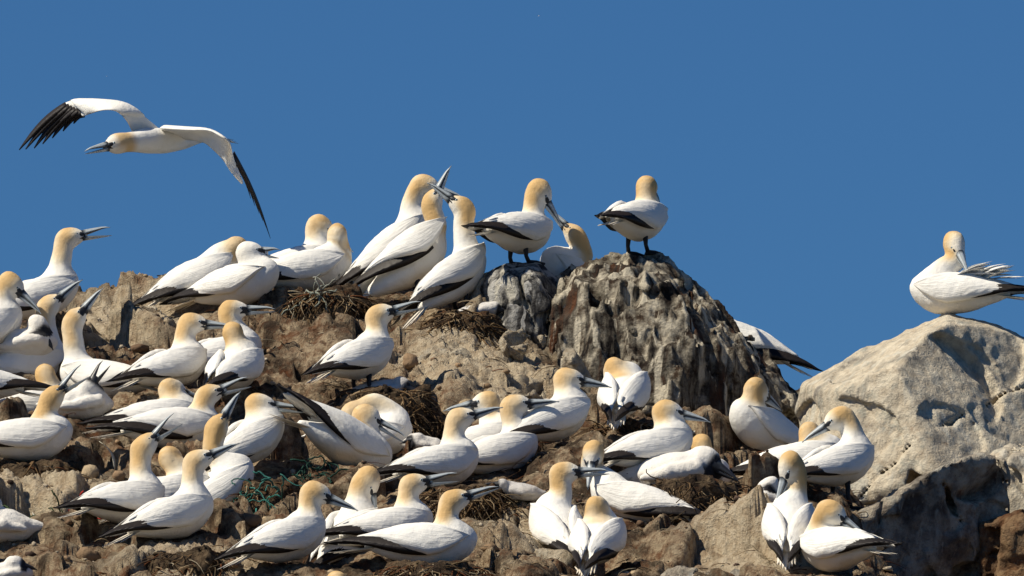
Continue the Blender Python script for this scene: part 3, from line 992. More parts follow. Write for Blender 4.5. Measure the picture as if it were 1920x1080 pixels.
def nest(label, px, py, y, rad, height, nstr=110, seed=0.0, dark=False):
    c = at(px, py, y)
    root = empty('nest', c)
    tag(root, label, 'nest')
    lo = np.array([-rad * 1.35, -rad * 1.35, -height - 0.12])
    hi = np.array([rad * 1.35, rad * 1.35, 0.06])
    G, n = grid_for(lo, hi, 0.0125)
    r = np.hypot(G[:, 0], G[:, 1])
    zz = -G[:, 2] / (height + 0.1)
    prof = rad * (0.80 + 0.34 * np.clip(zz, 0, 1.2))
    F = -smin(-(r - prof), -(G[:, 2] + 0.0 - 0.0), 0.05)
    near = np.nonzero(np.abs(F) < 0.08)[0]
    q = G[near] + seed + c
    F[near] = F[near] - 0.028 * fbm(q * 7, 3) - 0.016 * fbm(q * 22, 3, ridged=True)
    V, Q = surface_nets(F.reshape(n), lo, 0.0125)
    mesh_obj('mound', V, Q, M_NEST, root)
    b = Bag()
    for i in range(int(nstr * 1.8)):
        an = rng.uniform(0, 2 * math.pi)
        if i % 4:
            an = rng.uniform(math.pi * 0.95, math.pi * 2.05)
        k = rng.uniform(0.0, 1.0)
        rr = rad * (0.78 + 0.34 * k)
        p0 = np.array([math.cos(an) * rr, math.sin(an) * rr, -k * height * 0.9 + 0.01])
        tang = np.array([-math.sin(an), math.cos(an), 0]) * rng.choice([-1, 1])
        d = unit(tang * rng.uniform(0.1, 1) + np.array([math.cos(an), math.sin(an), 0]) * 0.35 + np.array([0, 0, rng.uniform(-0.9, 0.25)]))
        strand(b, p0, d, rng.uniform(0.04, 0.13), rng.uniform(0.0018, 0.0052), WEED[rng.integers(0, 4 if dark else 6)], rng.uniform(0.1, 0.7))
    o = b.build('weed_strands', M_FIBRE, root)
    tag(o, kind='stuff')
    return root


nest('brown nest mound under large sitting gannet at left edge', 66, 876, 1.62, 0.20, 0.24, 150, 1)
nest('mound nest at bottom edge below the lower left gannet', 356, 1046, 0.1, 0.19, 0.16, 140, 4)
nest('dark nest of hanging weed under the large fluffy chick', 1296, 914, 1.22, 0.20, 0.20, 260, 9, True)
nest('dark weed nest right of front gannet below small chick', 880, 922, 0.95, 0.16, 0.12, 170, 13, True)
nest('dark fibrous nest under standing gannet and shade-greyed chick', 728, 742, 2.5, 0.19, 0.18, 240, 17, True)
nest('dark weed nest below the three fencing gannets', 872, 596, 3.55, 0.15, 0.14, 180, 21, True)
nest('weedy nest rim under the preening pair on the ridge', 612, 556, 3.85, 0.15, 0.06, 150, 25)
nest('nest mound with green rope left of front row gannet', 498, 915, 1.15, 0.13, 0.18, 150, 29)
nest('weed nest under the hunched gannet by the tallest rock', 1168, 800, 2.25, 0.13, 0.07, 120, 33, True)
nest('nest rim under the large front gannet', 812, 1072, 0.0, 0.22, 0.07, 170, 37)
nest('nest below bowing gannet with brown wing tips', 1230, 1010, 0.95, 0.17, 0.10, 150, 41, True)

# ------------------------------------------------------------------ gannet builder
ST = np.array([-0.27, -0.245, -0.20, -0.14, -0.06, 0.02, 0.09, 0.14, 0.18, 0.205, 0.218])
SW = np.array([0.006, 0.022, 0.041, 0.062, 0.083, 0.092, 0.088, 0.077, 0.058, 0.034, 0.006])
SH = np.array([0.005, 0.018, 0.034, 0.054, 0.078, 0.092, 0.091, 0.080, 0.060, 0.036, 0.006])
SZ = np.array([0.018, 0.016, 0.010, 0.004, -0.003, -0.006, -0.002, 0.006, 0.014, 0.020, 0.022])

WHITE = np.array([0.84, 0.82, 0.765])
CREAM = np.array([0.80, 0.69, 0.50])
GOLD = np.array([0.625, 0.41, 0.180])
STAIN = np.array([0.66, 0.50, 0.28])


def bird_axes(yaw, pitch, roll=0.0):
    ya, pa, ra = map(math.radians, (yaw, pitch, roll))
    f = np.array([math.cos(ya) * math.cos(pa), math.sin(ya) * math.cos(pa), math.sin(pa)])
    l = np.array([-math.sin(ya), math.cos(ya), 0])
    u = np.cross(f, l)
    l2 = l * math.cos(ra) + u * math.sin(ra)
    u2 = np.cross(f, l2)
    return np.stack([f, l2, u2], 1)      # columns forward, left, up


def bill_axes(az, el):
    a, e = math.radians(az), math.radians(el)
    b = np.array([math.cos(e) * math.cos(a), math.cos(e) * math.sin(a), math.sin(e)])
    u = np.array([-math.sin(e) * math.cos(a), -math.sin(e) * math.sin(a), math.cos(e)])
    return b, u, np.cross(u, b)


def hermite_chain(P, T, n=7):
    out = []
    for i in range(len(P) - 1):
        s = np.linspace(0, 1, n, endpoint=(i == len(P) - 2))[:, None]
        out.append((2 * s ** 3 - 3 * s ** 2 + 1) * P[i] + (s ** 3 - 2 * s ** 2 + s) * T[i] + (-2 * s ** 3 + 3 * s ** 2) * P[i + 1] + (s ** 3 - s ** 2) * T[i + 1])
    return np.concatenate(out)


def neck_curve(N0, d0, mids, H, d1):
    P = [N0] + mids + [H]
    T = []
    for i in range(len(P)):
        if i == 0:
            T.append(d0 * np.linalg.norm(P[1] - P[0]) * 0.9)
        elif i == len(P) - 1:
            T.append(d1 * np.linalg.norm(P[-1] - P[-2]) * 0.9)
        else:
            T.append((P[i + 1] - P[i - 1]) * 0.5)
    return hermite_chain(np.array(P), np.array(T), 9 if len(P) == 2 else 6)


def chain_sdf(G, C, R):
    """distance to a chain of tapering rods; also the parameter of the nearest point"""
    best = np.full(len(G), 1e9, np.float32)
    par = np.zeros(len(G), np.float32)
    n = len(C) - 1
    for i in range(n):
        a, b = C[i].astype(np.float32), C[i + 1].astype(np.float32)
        ab = b - a
        t = np.clip(((G - a) @ ab) / max(1e-9, float(ab @ ab)), 0, 1)
        q = G - a - t[:, None] * ab
        d = np.sqrt(np.einsum('ij,ij->i', q, q)) - (R[i] + t * (R[i + 1] - R[i]))
        m = d < best
        best[m] = d[m]
        par[m] = (i + t[m]) / n
    return best, par


def soft_par(V, C, R):
    n = len(C) - 1
    D, P = [], []
    for i in range(n):
        ab = C[i + 1] - C[i]
        t = np.clip(((V - C[i]) @ ab) / max(1e-9, float(ab @ ab)), 0, 1)
        D.append(np.linalg.norm(V - C[i] - t[:, None] * ab, axis=1) - (R[i] + t * (R[i + 1] - R[i])))
        P.append((i + t) / n)
    D, P = np.array(D), np.array(P)
    W = np.exp(-(D - D.min(0)) / 0.010)
    return (W * P).sum(0) / W.sum(0)


def body_sdf(L):
    t = L[:, 0]
    w = np.interp(t, ST, SW).astype(np.float32)
    h = np.interp(t, ST, SH).astype(np.float32)
    z = np.interp(t, ST, SZ).astype(np.float32)
    r = np.sqrt((L[:, 1] / w) ** 2 + ((L[:, 2] - z) / h) ** 2)
    d = (r - 1) * np.minimum(w, h)
    over = np.maximum(np.maximum(t - 0.215, -0.265 - t), 0)
    return np.clip(d, -0.1, 0.2) + over


def head_parts(root, H, bx, hu, hl, gape, bill_len=1.0, adult=True, s=1.0, bill_col=None):
    """bill, facial skin and eyes in the head's own frame"""
    def W(a, l, u):
        return H + s * (a * bx + l * hl + u * hu)
    grey = np.array([0.50, 0.55, 0.57]) if bill_col is None else np.array(bill_col)
    dk = np.array([0.03, 0.035, 0.04])
    L = 0.126 * bill_len
    for upper in (True, False):
        an = gape * (0.35 if upper else -0.65)
        n = 9
        V, C = [], []
        for i in range(n):
            k = i / (n - 1)
            hgt = (0.0235 if upper else 0.0165) * (1 - k) ** 0.85 + 0.0022
            wid = 0.0190 * (1 - k) ** 0.85 + 0.0022
            a = k * L
            drop = -0.006 * max(0, k - 0.8) / 0.2 if upper else 0
            for j in range(8):
                ph = math.pi * j / 7
                if upper:
                    l_, u_ = wid * math.cos(ph), hgt * math.sin(ph) ** 0.8 + drop
                else:
                    l_, u_ = 0.92 * wid * math.cos(ph), -hgt * math.sin(ph) ** 0.8 - 0.0008
                aa = a * math.cos(an) - u_ * math.sin(an)
                uu = a * math.sin(an) + u_ * math.cos(an)
                V.append(W(0.046 + aa, l_, uu - 0.006))
                edge = j in (0, 7)
                base = k < 0.14
                groove = j in (2, 5) and upper and k < 0.8
                C.append(dk if (edge or base) else (grey * 0.55 if groove else grey))
        Q = []
        for i in range(n - 1):
            for j in range(8):
                q = (i * 8 + j, i * 8 + (j + 1) % 8, i * 8 + 8 + (j + 1) % 8, i * 8 + 8 + j)
                Q.append(q if not upper else q[::-1])
        V.append(W(0.050 + L * math.cos(an), 0, L * math.sin(an) - 0.010))
        C.append(grey)
        T = [((n - 1) * 8 + j, (n - 1) * 8 + (j + 1) % 8, n * 8) for j in range(8)]
        o = mesh_obj('upper_bill' if upper else 'lower_bill', np.array(V), [np.array(Q), np.array(T)], M_BILL, root, np.array(C))
    # black facial skin: a collar round the bill base running back to the eye
    V = []
    prof = [(0.030, 0.0335, 0.0285), (0.044, 0.0290, 0.0245), (0.056, 0.0228, 0.0190), (0.066, 0.0185, 0.0165)]
    m = 14
    for a, ru, rl in prof:
        for j in range(m):
            ph = 2 * math.pi * j / m
            c_, s_ = math.cos(ph), math.sin(ph)
            # forehead and cheeks stay feathered: the collar tucks under there
            side = abs(c_)
            tuck = (0.72 if a < 0.05 else 0.97) if (side < 0.75) else (1.045 if s_ > -0.5 else 0.9)
            V.append(W(a, c_ * rl * tuck, s_ * ru * tuck - 0.004))
    Q = [(i * m + j, i * m + (j + 1) % m, i * m + m + (j + 1) % m, i * m + m + j) for i in range(len(prof) - 1) for j in range(m)]
    mesh_obj('facial_skin', np.array(V), np.array(Q), M_SKIN, root)
    if adult:
        for sd in (1, -1):
            # bare dark skin from the eye to the gape
            V, k1, k2 = [], 6, 12
            for i in range(k1 + 1):
                th = math.pi * i / k1
                for j in range(k2):
                    ph = 2 * math.pi * j / k2
                    x_ = math.sin(th) * math.cos(ph)
                    z_ = math.sin(th) * math.sin(ph)
                    V.append(W(0.043 + 0.020 * x_, sd * (0.0242 - 0.30 * 0.020 * x_ + 0.0045 * math.cos(th)), 0.0015 + (0.0085 + 0.0045 * x_) * z_ - 0.003 * x_))
            mesh_obj('eye_patch', np.array(V), np.array([(i * k2 + j, i * k2 + (j + 1) % k2, (i + 1) * k2 + (j + 1) % k2, (i + 1) * k2 + j) for i in range(k1) for j in range(k2)]), M_SKIN, root)
            for nm, r, off, mat in (('eye', 0.0058, 0.0325, M_EYE),):
                V, Q = [], []
                c = W(0.034, sd * 0.0288, 0.0050)
                k1, k2 = 6, 10
                for i in range(k1 + 1):
                    th = math.pi * i / k1
                    for j in range(k2):
                        ph = 2 * math.pi * j / k2
                        V.append(c + s * r * (math.sin(th) * math.cos(ph) * bx + math.sin(th) * math.sin(ph) * hu + math.cos(th) * sd * hl * 0.75))
                Q = [(i * k2 + j, i * k2 + (j + 1) % k2, (i + 1) * k2 + (j + 1) % k2, (i + 1) * k2 + j) for i in range(k1) for j in range(k2)]
                e = mesh_obj('eye', np.array(V), np.array(Q), mat, root)
                V2 = []
                cp = W(0.034, sd * (0.0288 + 0.0036), 0.0050)
                ring = [cp + s * 0.0036 * (math.cos(2 * math.pi * j / 8) * bx + math.sin(2 * math.pi * j / 8) * hu) for j in range(8)]
                V2 = ring + [cp + s * sd * hl * 0.0016]
                mesh_obj('pupil', np.array(V2), np.array([(j, (j + 1) % 8, 8) for j in range(8)]), M_SKIN, e)


def webbed_leg(root, hip, foot, fwd, s=1.0):
    knee = hip * 0.45 + foot * 0.55 + np.array([0, 0, 0.0]) - fwd * 0.008
    v, q, t = tube([hip, knee, foot + np.array([0, 0, 0.010])], np.array([0.0125, 0.0085, 0.0095]) * s, 7)
    b = Bag()
    b.add(v, q, t)
    lat = np.cross([0, 0, 1], fwd)
    toes = [foot + (fwd * math.cos(a) + lat * math.sin(a)) * 0.072 * s for a in (-0.62, 0.0, 0.62)]
    for tp in toes:
        v, q, t = tube([foot + np.array([0, 0, 0.010]), foot * 0.5 + tp * 0.5 + np.array([0, 0, 0.011]), tp + np.array([0, 0, 0.004])], np.array([0.008, 0.006, 0.004]) * s, 5)
        b.add(v, q, t)
    up = np.array([0, 0, 0.007])
    heel = foot - fwd * 0.012 * s
    web = [heel + up, toes[0] + up * 0.6, (toes[0] + toes[1]) * 0.48 + foot * 0.04 + up * .7, toes[1] + up * 0.6, (toes[1] + toes[2]) * 0.48 + foot * 0.04 + up * .7, toes[2] + up * 0.6]
    lowr = [w - up * 0.7 for w in web]
    tri = [(0, i, i + 1) for i in range(1, 5)] + [(6, 6 + i + 1, 6 + i) for i in range(1, 5)]
    quad = [(i, 6 + i, 6 + (i + 1) % 6, (i + 1) % 6) for i in range(6)]
    b.add(np.array(web + lowr), np.array(quad), np.array(tri))
    b.build('leg', M_LEG, root)


WT = np.array([-0.40, -0.34, -0.28, -0.20, -0.10, 0.0, 0.08, 0.13, 0.165, 0.19])
WW = np.array([0.020, 0.034, 0.048, 0.070, 0.092, 0.099, 0.094, 0.084, 0.070, 0.050])
WH = np.array([0.018, 0.030, 0.042, 0.062, 0.084, 0.095, 0.092, 0.083, 0.068, 0.050])
WZ = np.array([0.020, 0.020, 0.018, 0.012, 0.002, -0.004, 0.0, 0.006, 0.014, 0.020])


def wing_point(t, ph, off, side):
    w = np.interp(t, WT, WW) + off
    h = np.interp(t, WT, WH) + off
    z = np.interp(t, WT, WZ)
    return np.stack([t, side * w * np.sin(ph), z + h * np.cos(ph)], -1)


def folded_wing(root, O, R, side, seed, opn=0.0, shift=(0, 0, 0), s=1.0, cover=0.7):
    r = np.random.default_rng(seed)
    nu, nv = 34, 16
    u = np.linspace(0, 1, nu)[:, None] * np.ones((1, nv))
    v = np.ones((nu, 1)) * np.linspace(0, 1, nv)[None]
    scal = 0.016 * np.abs(((v * 4.5 + r.uniform()) % 1) - 0.5) * 2
    tend = -0.235 - 0.045 * np.sin(math.pi * np.clip(v * 1.15, 0, 1)) - scal * 0.9
    t = 0.182 + (tend - 0.182) * u
    uu = np.linspace(0, 1, nu)
    pt = np.radians(np.interp(uu, [0, .05, .12, .22, .32, .45, .6, .8, 1], [80, 74, 64, 50, 38, 24, 12, 5, 4]))[:, None]
    pb = np.radians(np.interp(uu, [0, .05, .15, .3, .42, .6, .8, 1], [80, 88, 100, 112, 115 + 2 * cover, 102 + 12 * cover, 76 + 26 * cover, 48 + 34 * cover]) + r.uniform(-3, 3))[:, None]
    ph = pt + (pb - pt) * v
    topfade = 1 - smooth(0.28, 0.5, u)
    edge = np.minimum(1, np.minimum(v * (2.0 + 4.0 * topfade), (1 - v)) * 6 + 0.3 * topfade) ** 0.6 * np.minimum(1, u * 9 + 0.15) ** 0.7
    rows = (u * 7 + 0.22 * np.sin(v * 19 + seed)) % 1
    feath = 0.0016 * rows * smooth(0.25, 0.5, u) + 0.0016 * np.abs(((v * 6.5 + 0.2 * u) % 1) - 0.5) * smooth(0.45, 0.9, u)
    lump = 0.004 * np.sin(u * 5 + r.uniform(0, 6)) * np.sin(v * 4 + r.uniform(0, 6))
    taper = 1 - 0.97 * smooth(0.5, 1, u)
    outer = wing_point(t, ph, 0.001 + 0.017 * edge * taper + feath + lump * edge + 0.007 * np.exp(-(v / 0.13) ** 2) * topfade * smooth(0.0, 0.06, u), side)
    inner = wing_point(t, ph, -0.006 + 0.005 * smooth(0.6, 1.0, u), side)
    P = np.concatenate([outer.reshape(-1, 3), inner.reshape(-1, 3)])
    C = np.tile(WHITE, (len(P), 1)) * r.uniform(0.985, 1.0)
    # pale grey-buff on the edges of the longest coverts
    I = np.arange(nu * nv).reshape(nu, nv)
    J = I + nu * nv
    q = [np.stack([I[:-1, :-1], I[1:, :-1], I[1:, 1:], I[:-1, 1:]], -1).reshape(-1, 4),
         np.stack([J[:-1, 1:], J[1:, 1:], J[1:, :-1], J[:-1, :-1]], -1).reshape(-1, 4),
         np.stack([I[:-1, 0], J[:-1, 0], J[1:, 0], I[1:, 0]], -1), np.stack([I[1:, -1], J[1:, -1], J[:-1, -1], I[:-1, -1]], -1),
         np.stack([I[0, 1:], J[0, 1:], J[0, :-1], I[0, :-1]], -1), np.stack([I[-1, :-1], J[-1, :-1], J[-1, 1:], I[-1, 1:]], -1)]
    Q = np.concatenate(q)
    if side < 0:
        Q = Q[:, ::-1]
    hinge = np.array([0.10, side * 0.075, 0.03])

    def place(p):
        p = np.asarray(p, float).copy()
        if opn:
            c_, s_ = math.cos(opn * 6), math.sin(opn * 6)
            d = p - hinge
            p = hinge + np.stack([d[:, 0] * c_ + d[:, 2] * s_, d[:, 1] * 1.0, -d[:, 0] * s_ + d[:, 2] * c_], 1)
        p = p + np.array([shift[0], side * shift[1], shift[2]])
        return O + (p * s) @ R.T
    w = mesh_obj('wing', place(P), Q, M_COVERT, root, C)
    at_ = w.data.attributes.new('fuv', 'FLOAT_VECTOR', 'POINT')
    fu = np.concatenate([np.stack([u, v, u * 0 + seed], -1).reshape(-1, 3)] * 2).astype(np.float32)
    at_.data.foreach_set('vector', fu.ravel())
    b = Bag()
    # tertials: long white feathers over the rump
    bt = Bag()
    for k in range(4):
        n = 9
        kk = np.linspace(0, 1, n)
        t_ = -0.10 - 0.02 * k + kk * (-0.175 - 0.012 * k)
        ph_ = np.radians(14 + 15 * k + kk * (0 - 3 * k))
        path = wing_point(t_, ph_, 0.012 * np.sin(np.clip(kk * 1.6, 0, 1.57)) - 0.010 * kk - 0.001 - 0.002 * k, side)
        wd = 0.020 * np.sin(np.clip(0.03 + kk * 0.96, 0, 1) * math.pi) ** 0.6 + 0.001
        tang = np.stack([0 * t_, side * np.cos(ph_), -np.sin(ph_)], -1)
        vv, qq = blade(path, wd, tang, 0.0022)
        bt.add(vv, qq, None, WHITE * r.uniform(0.95, 1.0))
    bt.build('tertials', M_WING, w, place)
    # black primaries, folded to a point
    for k in range(7):
        n = 11
        kk = np.linspace(0, 1, n)
        t0 = 0.04 - 0.026 * k - 0.07 * cover
        t1 = -0.285 - 0.024 * k + r.uniform(-.006, .006)
        t_ = t0 + kk * (t1 - t0)
        ph0, ph1 = 114 - 4.5 * k - 16 * cover, 96 - 8.5 * k - 12 * cover
        ph_ = np.radians(ph0 + (ph1 - ph0) * kk ** 1.2)
        path = wing_point(t_, ph_, -0.001 + 0.0012 * (6 - k) * 0.6, side)
        path[:, 2] += 0.012 * kk ** 2
        wd = 0.0205 * np.clip(np.sin(np.clip(0.12 + kk * 0.90, 0, 1) * math.pi), 0.02, 1) ** 0.7
        tang = np.stack([0 * t_, side * np.cos(ph_), -np.sin(ph_)], -1)
        vv, qq = blade(path, wd, tang, 0.0022)
        b.add(vv, qq)
    b.build('primaries', M_BLACK, w, place)
    return w


def tail_part(root, O, R, seed, s=1.0, stain=0.0, spread=1.0):
    r = np.random.default_rng(seed + 5)
    b = Bag()
    for k in range(7):
        a = (k - 3) / 3.0
        n = 9
        kk = np.linspace(0, 1, n)
        ln = 0.225 - 0.07 * abs(a)
        path = np.stack([-0.19 - kk * ln, a * (0.012 + 0.026 * kk * spread), 0.010 - 0.004 * abs(a) - 0.012 * kk + 0.0015 * (k % 2)], 1)
        wd = 0.0165 * (1 - kk ** 2.2) + 0.0012
        vv, qq = blade(path, wd, np.array([0, 1, 0.12 * a]), 0.0025)
        c = WHITE * (1 - stain) + STAIN * stain
        b.add(vv, qq, None, c * r.uniform(0.93, 1.0))
    b.build('tail', M_WING, root, lambda p: O + (p * s) @ R.T)


def ruffled_feathers(root, O, R, seed, s=1.0):
    r = np.random.default_rng(seed)
    b = Bag()
    for k in range(34):
        t0 = r.uniform(-0.15, -0.01)
        ph = math.radians(r.uniform(-35, 40))
        p0 = wing_point(np.array([t0]), np.array([ph]), 0.0, 1)[0]
        ln = r.uniform(0.08, 0.17)
        up = r.uniform(0.3, 1.0)
        n = 7
        kk = np.linspace(0, 1, n)
        d = unit(np.array([-1.0, r.normal(0, 0.22), up]))
        path = p0 + np.outer(kk, d) * ln + np.outer(kk ** 2, [-0.3, 0, -0.15]) * ln
        wd = 0.016 * np.sin(np.clip(0.3 + 0.7 * kk, 0, 1) * math.pi) ** 0.6 + 0.001
        vv, qq = blade(path, wd, np.array([0, 1, r.normal(0, 0.3)]), 0.0025)
        b.add(vv, qq, None, WHITE * r.uniform(0.95, 1.0))
    b.build('ruffled_feathers', M_WING, root, lambda p: O + (p * s) @ R.T)


def colour_adult(V, L, par, H, bx, hu, hl, C, d):
    """gold on crown and nape fading into the white of the neck base"""
    rel = (V - H)
    a, uu, ll = rel @ bx, rel @ hu, rel @ hl
    head = np.exp(-np.maximum(0, np.linalg.norm(rel, axis=1) - 0.05) / 0.02)
    # neck: nearest point on the curve
    n = len(C) - 1
    seg = np.clip((par * n).astype(int), 0, n - 1)
    fr = (par * n - seg)[:, None]
    cp = C[seg] * (1 - fr) + C[np.minimum(seg + 1, n)] * fr
    T = np.gradient(C, axis=0)
    T /= np.linalg.norm(T, axis=1)[:, None] + 1e-9
    tt = T[seg]
    front = hu * 0
    fdir = bx[None] - tt * (tt @ bx)[:, None] - 0.0
    fdir = fdir - 0.35 * hu[None] * 0
    fl = np.linalg.norm(fdir, axis=1)
    fdir = fdir / (fl[:, None] + 1e-6)
    off = V - cp
    off /= np.linalg.norm(off, axis=1)[:, None] + 1e-6
    fc = np.einsum('ij,ij->i', off, fdir) * np.minimum(1, fl * 2)
    L0 = np.linalg.norm(C[-1] - C[0])
    jit = 0.05 * perlin(V * 30)
    g_neck = smooth(0.12, 0.78, par + jit) * (1 - 0.80 * smooth(-0.1, 0.95, fc))
    g_head = np.clip(1 - 0.62 * smooth(-0.005, 0.05, a), 0, 1) * (1 - 0.85 * smooth(0.008, 0.034, -uu) * smooth(-0.03, 0.02, a))
    g_head = g_head * (0.93 + 0.25 * perlin(V * 24 + 3))
    isn = smooth(0.03, 0.055, np.linalg.norm(rel, axis=1))
    g = g_head * (1 - isn) + g_neck * isn
    g = g * (1 - 0.30 * smooth(0.35, 1.0, -fc)) * (0.96 + 0.22 * perlin(V * 11 + 40))  # back of the neck paled: a sunlit rim put into the plumage colour
    g = np.maximum(g, 0)
    dist = np.linalg.norm(off * 0 + (V - cp), axis=1)
    g = g * (1 - smooth(0.085, 0.12, dist))
    g = g * (1 - 0.8 * d['pale']) * d.get('tone', 1.0)
    warm = smooth(0.05, 0.6, g)
    col = WHITE[None] * (1 - warm)[:, None] + CREAM[None] * warm[:, None]
    k = smooth(0.35, 1.0, g)[:, None]
    col = col * (1 - k) + GOLD[None] * k
    # breast and belly stained by the nest
    st = smooth(0.0, -0.075, L[:, 2]) * (0.22 + 0.55 * d.get('stain', 0.0)) * (0.6 + 0.8 * np.clip(perlin(V * 9) + 0.4, 0, 1))
    st = st * smooth(0.17, 0.02, L[:, 0])
    st = np.clip(st, 0, 0.85)[:, None]
    return col * (1 - st) + STAIN * st


HB = 0.0100


def build_gannet(d, idx):
    s = d['size']
    rb = np.random.default_rng(900 + idx)
    d['tone'] = rb.uniform(0.88, 1.15)
    d.setdefault('stain', rb.uniform(0.0, 0.55) ** 1.3)
    base = d['base']
    root = empty('gannet', base)
    tag(root, d['label'], 'gannet', 'gannets on the rocks')
    O = d['O'] - base
    R = bird_axes(d['yaw'], d['pitch'], d['roll'])
    y = d['y']
    H = at(d['h'][0], d['h'][1], y + d['hd']) - base
    bx, hu, hl = bill_axes(d['az'], d['el'])
    N0 = O + R @ np.array([0.118, 0, 0.022]) * s
    d0 = unit(R @ np.array([0.42, 0, 0.90]))
    fwd_y = (N0 - O)[1]
    H = at(d['h'][0], d['h'][1], y + d['hd'] + fwd_y) - base
    mids = [at(a, b, y + c + fwd_y) - base for a, b, c in d['mids']]
    d1 = unit(0.62 * bx + 0.75 * hu) if d['el'] > -40 else unit(0.35 * bx + 0.95 * hu)
    if d['el'] > 30:
        d1 = unit(0.85 * bx + 0.45 * hu)
    C = neck_curve(N0, d0, mids, H - 0.012 * bx, d1)
    m = len(C)
    kk = np.linspace(0, 1, m)
    RR = np.interp(kk, [0, 0.2, 0.45, 0.75, 1], [0.060, 0.052, 0.0445, 0.041, 0.039])
    # heads set close to the body need a shorter, fuller neck
    allp = np.concatenate([C, [H + 0.07 * bx, H - 0.05 * bx], O + (R @ np.array([[0.22, 0, 0], [-0.28, 0, 0]]).T).T])
    lo, hi = allp.min(0) - 0.115, allp.max(0) + 0.115
    G, n = grid_for(lo, hi, HB)
    L = (G - O) @ R
    F = body_sdf((L / s).astype(np.float32)) * s
    sel = np.nonzero(((G > C.min(0) - 0.10) & (G < C.max(0) + 0.10)).all(1))[0]
    fn, par = chain_sdf(G[sel], C, RR)
    F[sel] = smin(F[sel], fn, 0.034)
    sel = np.nonzero((np.abs(G - H) < 0.125).all(1))[0]
    Gs = G[sel]
    rel = Gs - H
    a, uu, ll = rel @ bx, rel @ hu, rel @ hl
    fh = (np.sqrt((a / 0.054) ** 2 + (uu / 0.041) ** 2 + (ll / 0.037) ** 2) - 1) * 0.040
    fh = smin(F[sel], fh, 0.018)
    fc, _ = chain_sdf(Gs, np.array([H + 0.015 * bx, H + 0.062 * bx - 0.005 * hu]), np.array([0.034, 0.016]))
    F[sel] = smin(fh, fc, 0.015)
    # slight unevenness of the plumage
    near = np.abs(F) < 0.03
    F[near] += 0.0035 * perlin((G[near] + base) * 14) + 0.0018 * perlin((G[near] + base) * 38)
    V, Q = surface_nets(F.reshape(n), lo, HB)
    pv = soft_par(V, C, RR)
    col = colour_adult(V, (V - O) @ R / s, pv, H, bx, hu, hl, C, d)
    mesh_obj('body', V, Q, M_BODY, root, col)
    near_side = -1 if R[1, 1] > 0 else 1
    for sd in (1, -1):
        sh = d.get('wing_shift', (0, 0, 0)) if sd == near_side else (0, 0, 0)
        folded_wing(root, O, R, sd, idx * 7 + sd + 3, d.get('wing_open', 0.0), sh, s, d.get('cover', 0.85 + 0.2 * ((idx * 37) % 10) / 9.0))
    tail_part(root, O, R, idx, s, 0.25 + 0.4 * d.get('stain', 0.0))
    if d.get('ruffle'):
        ruffled_feathers(root, O, R, idx, s)
    head_parts(root, H, bx, hu, hl, d['gape'], d.get('bill', 1.0))
    if d['stand']:
        fw = unit(np.array([R[0, 0], R[1, 0], 0]))
        lt = np.array([-fw[1], fw[0], 0])
        for sd in (1, -1):
            hip = O + R @ np.array([-0.01, sd * 0.042, -0.065]) * s
            foot = np.array([hip[0], hip[1], 0.0]) + fw * 0.012 + lt * sd * 0.006
            if d['ground']:
                foot[2] = float(ground_z([foot[0] + base[0]], [foot[1] + base[1]])[0]) - base[2]
                foot[2] = min(max(foot[2], -0.06), 0.03)
            webbed_leg(root, hip, foot, fw)
    return root


for i, d in enumerate(B):
    build_gannet(d, i)

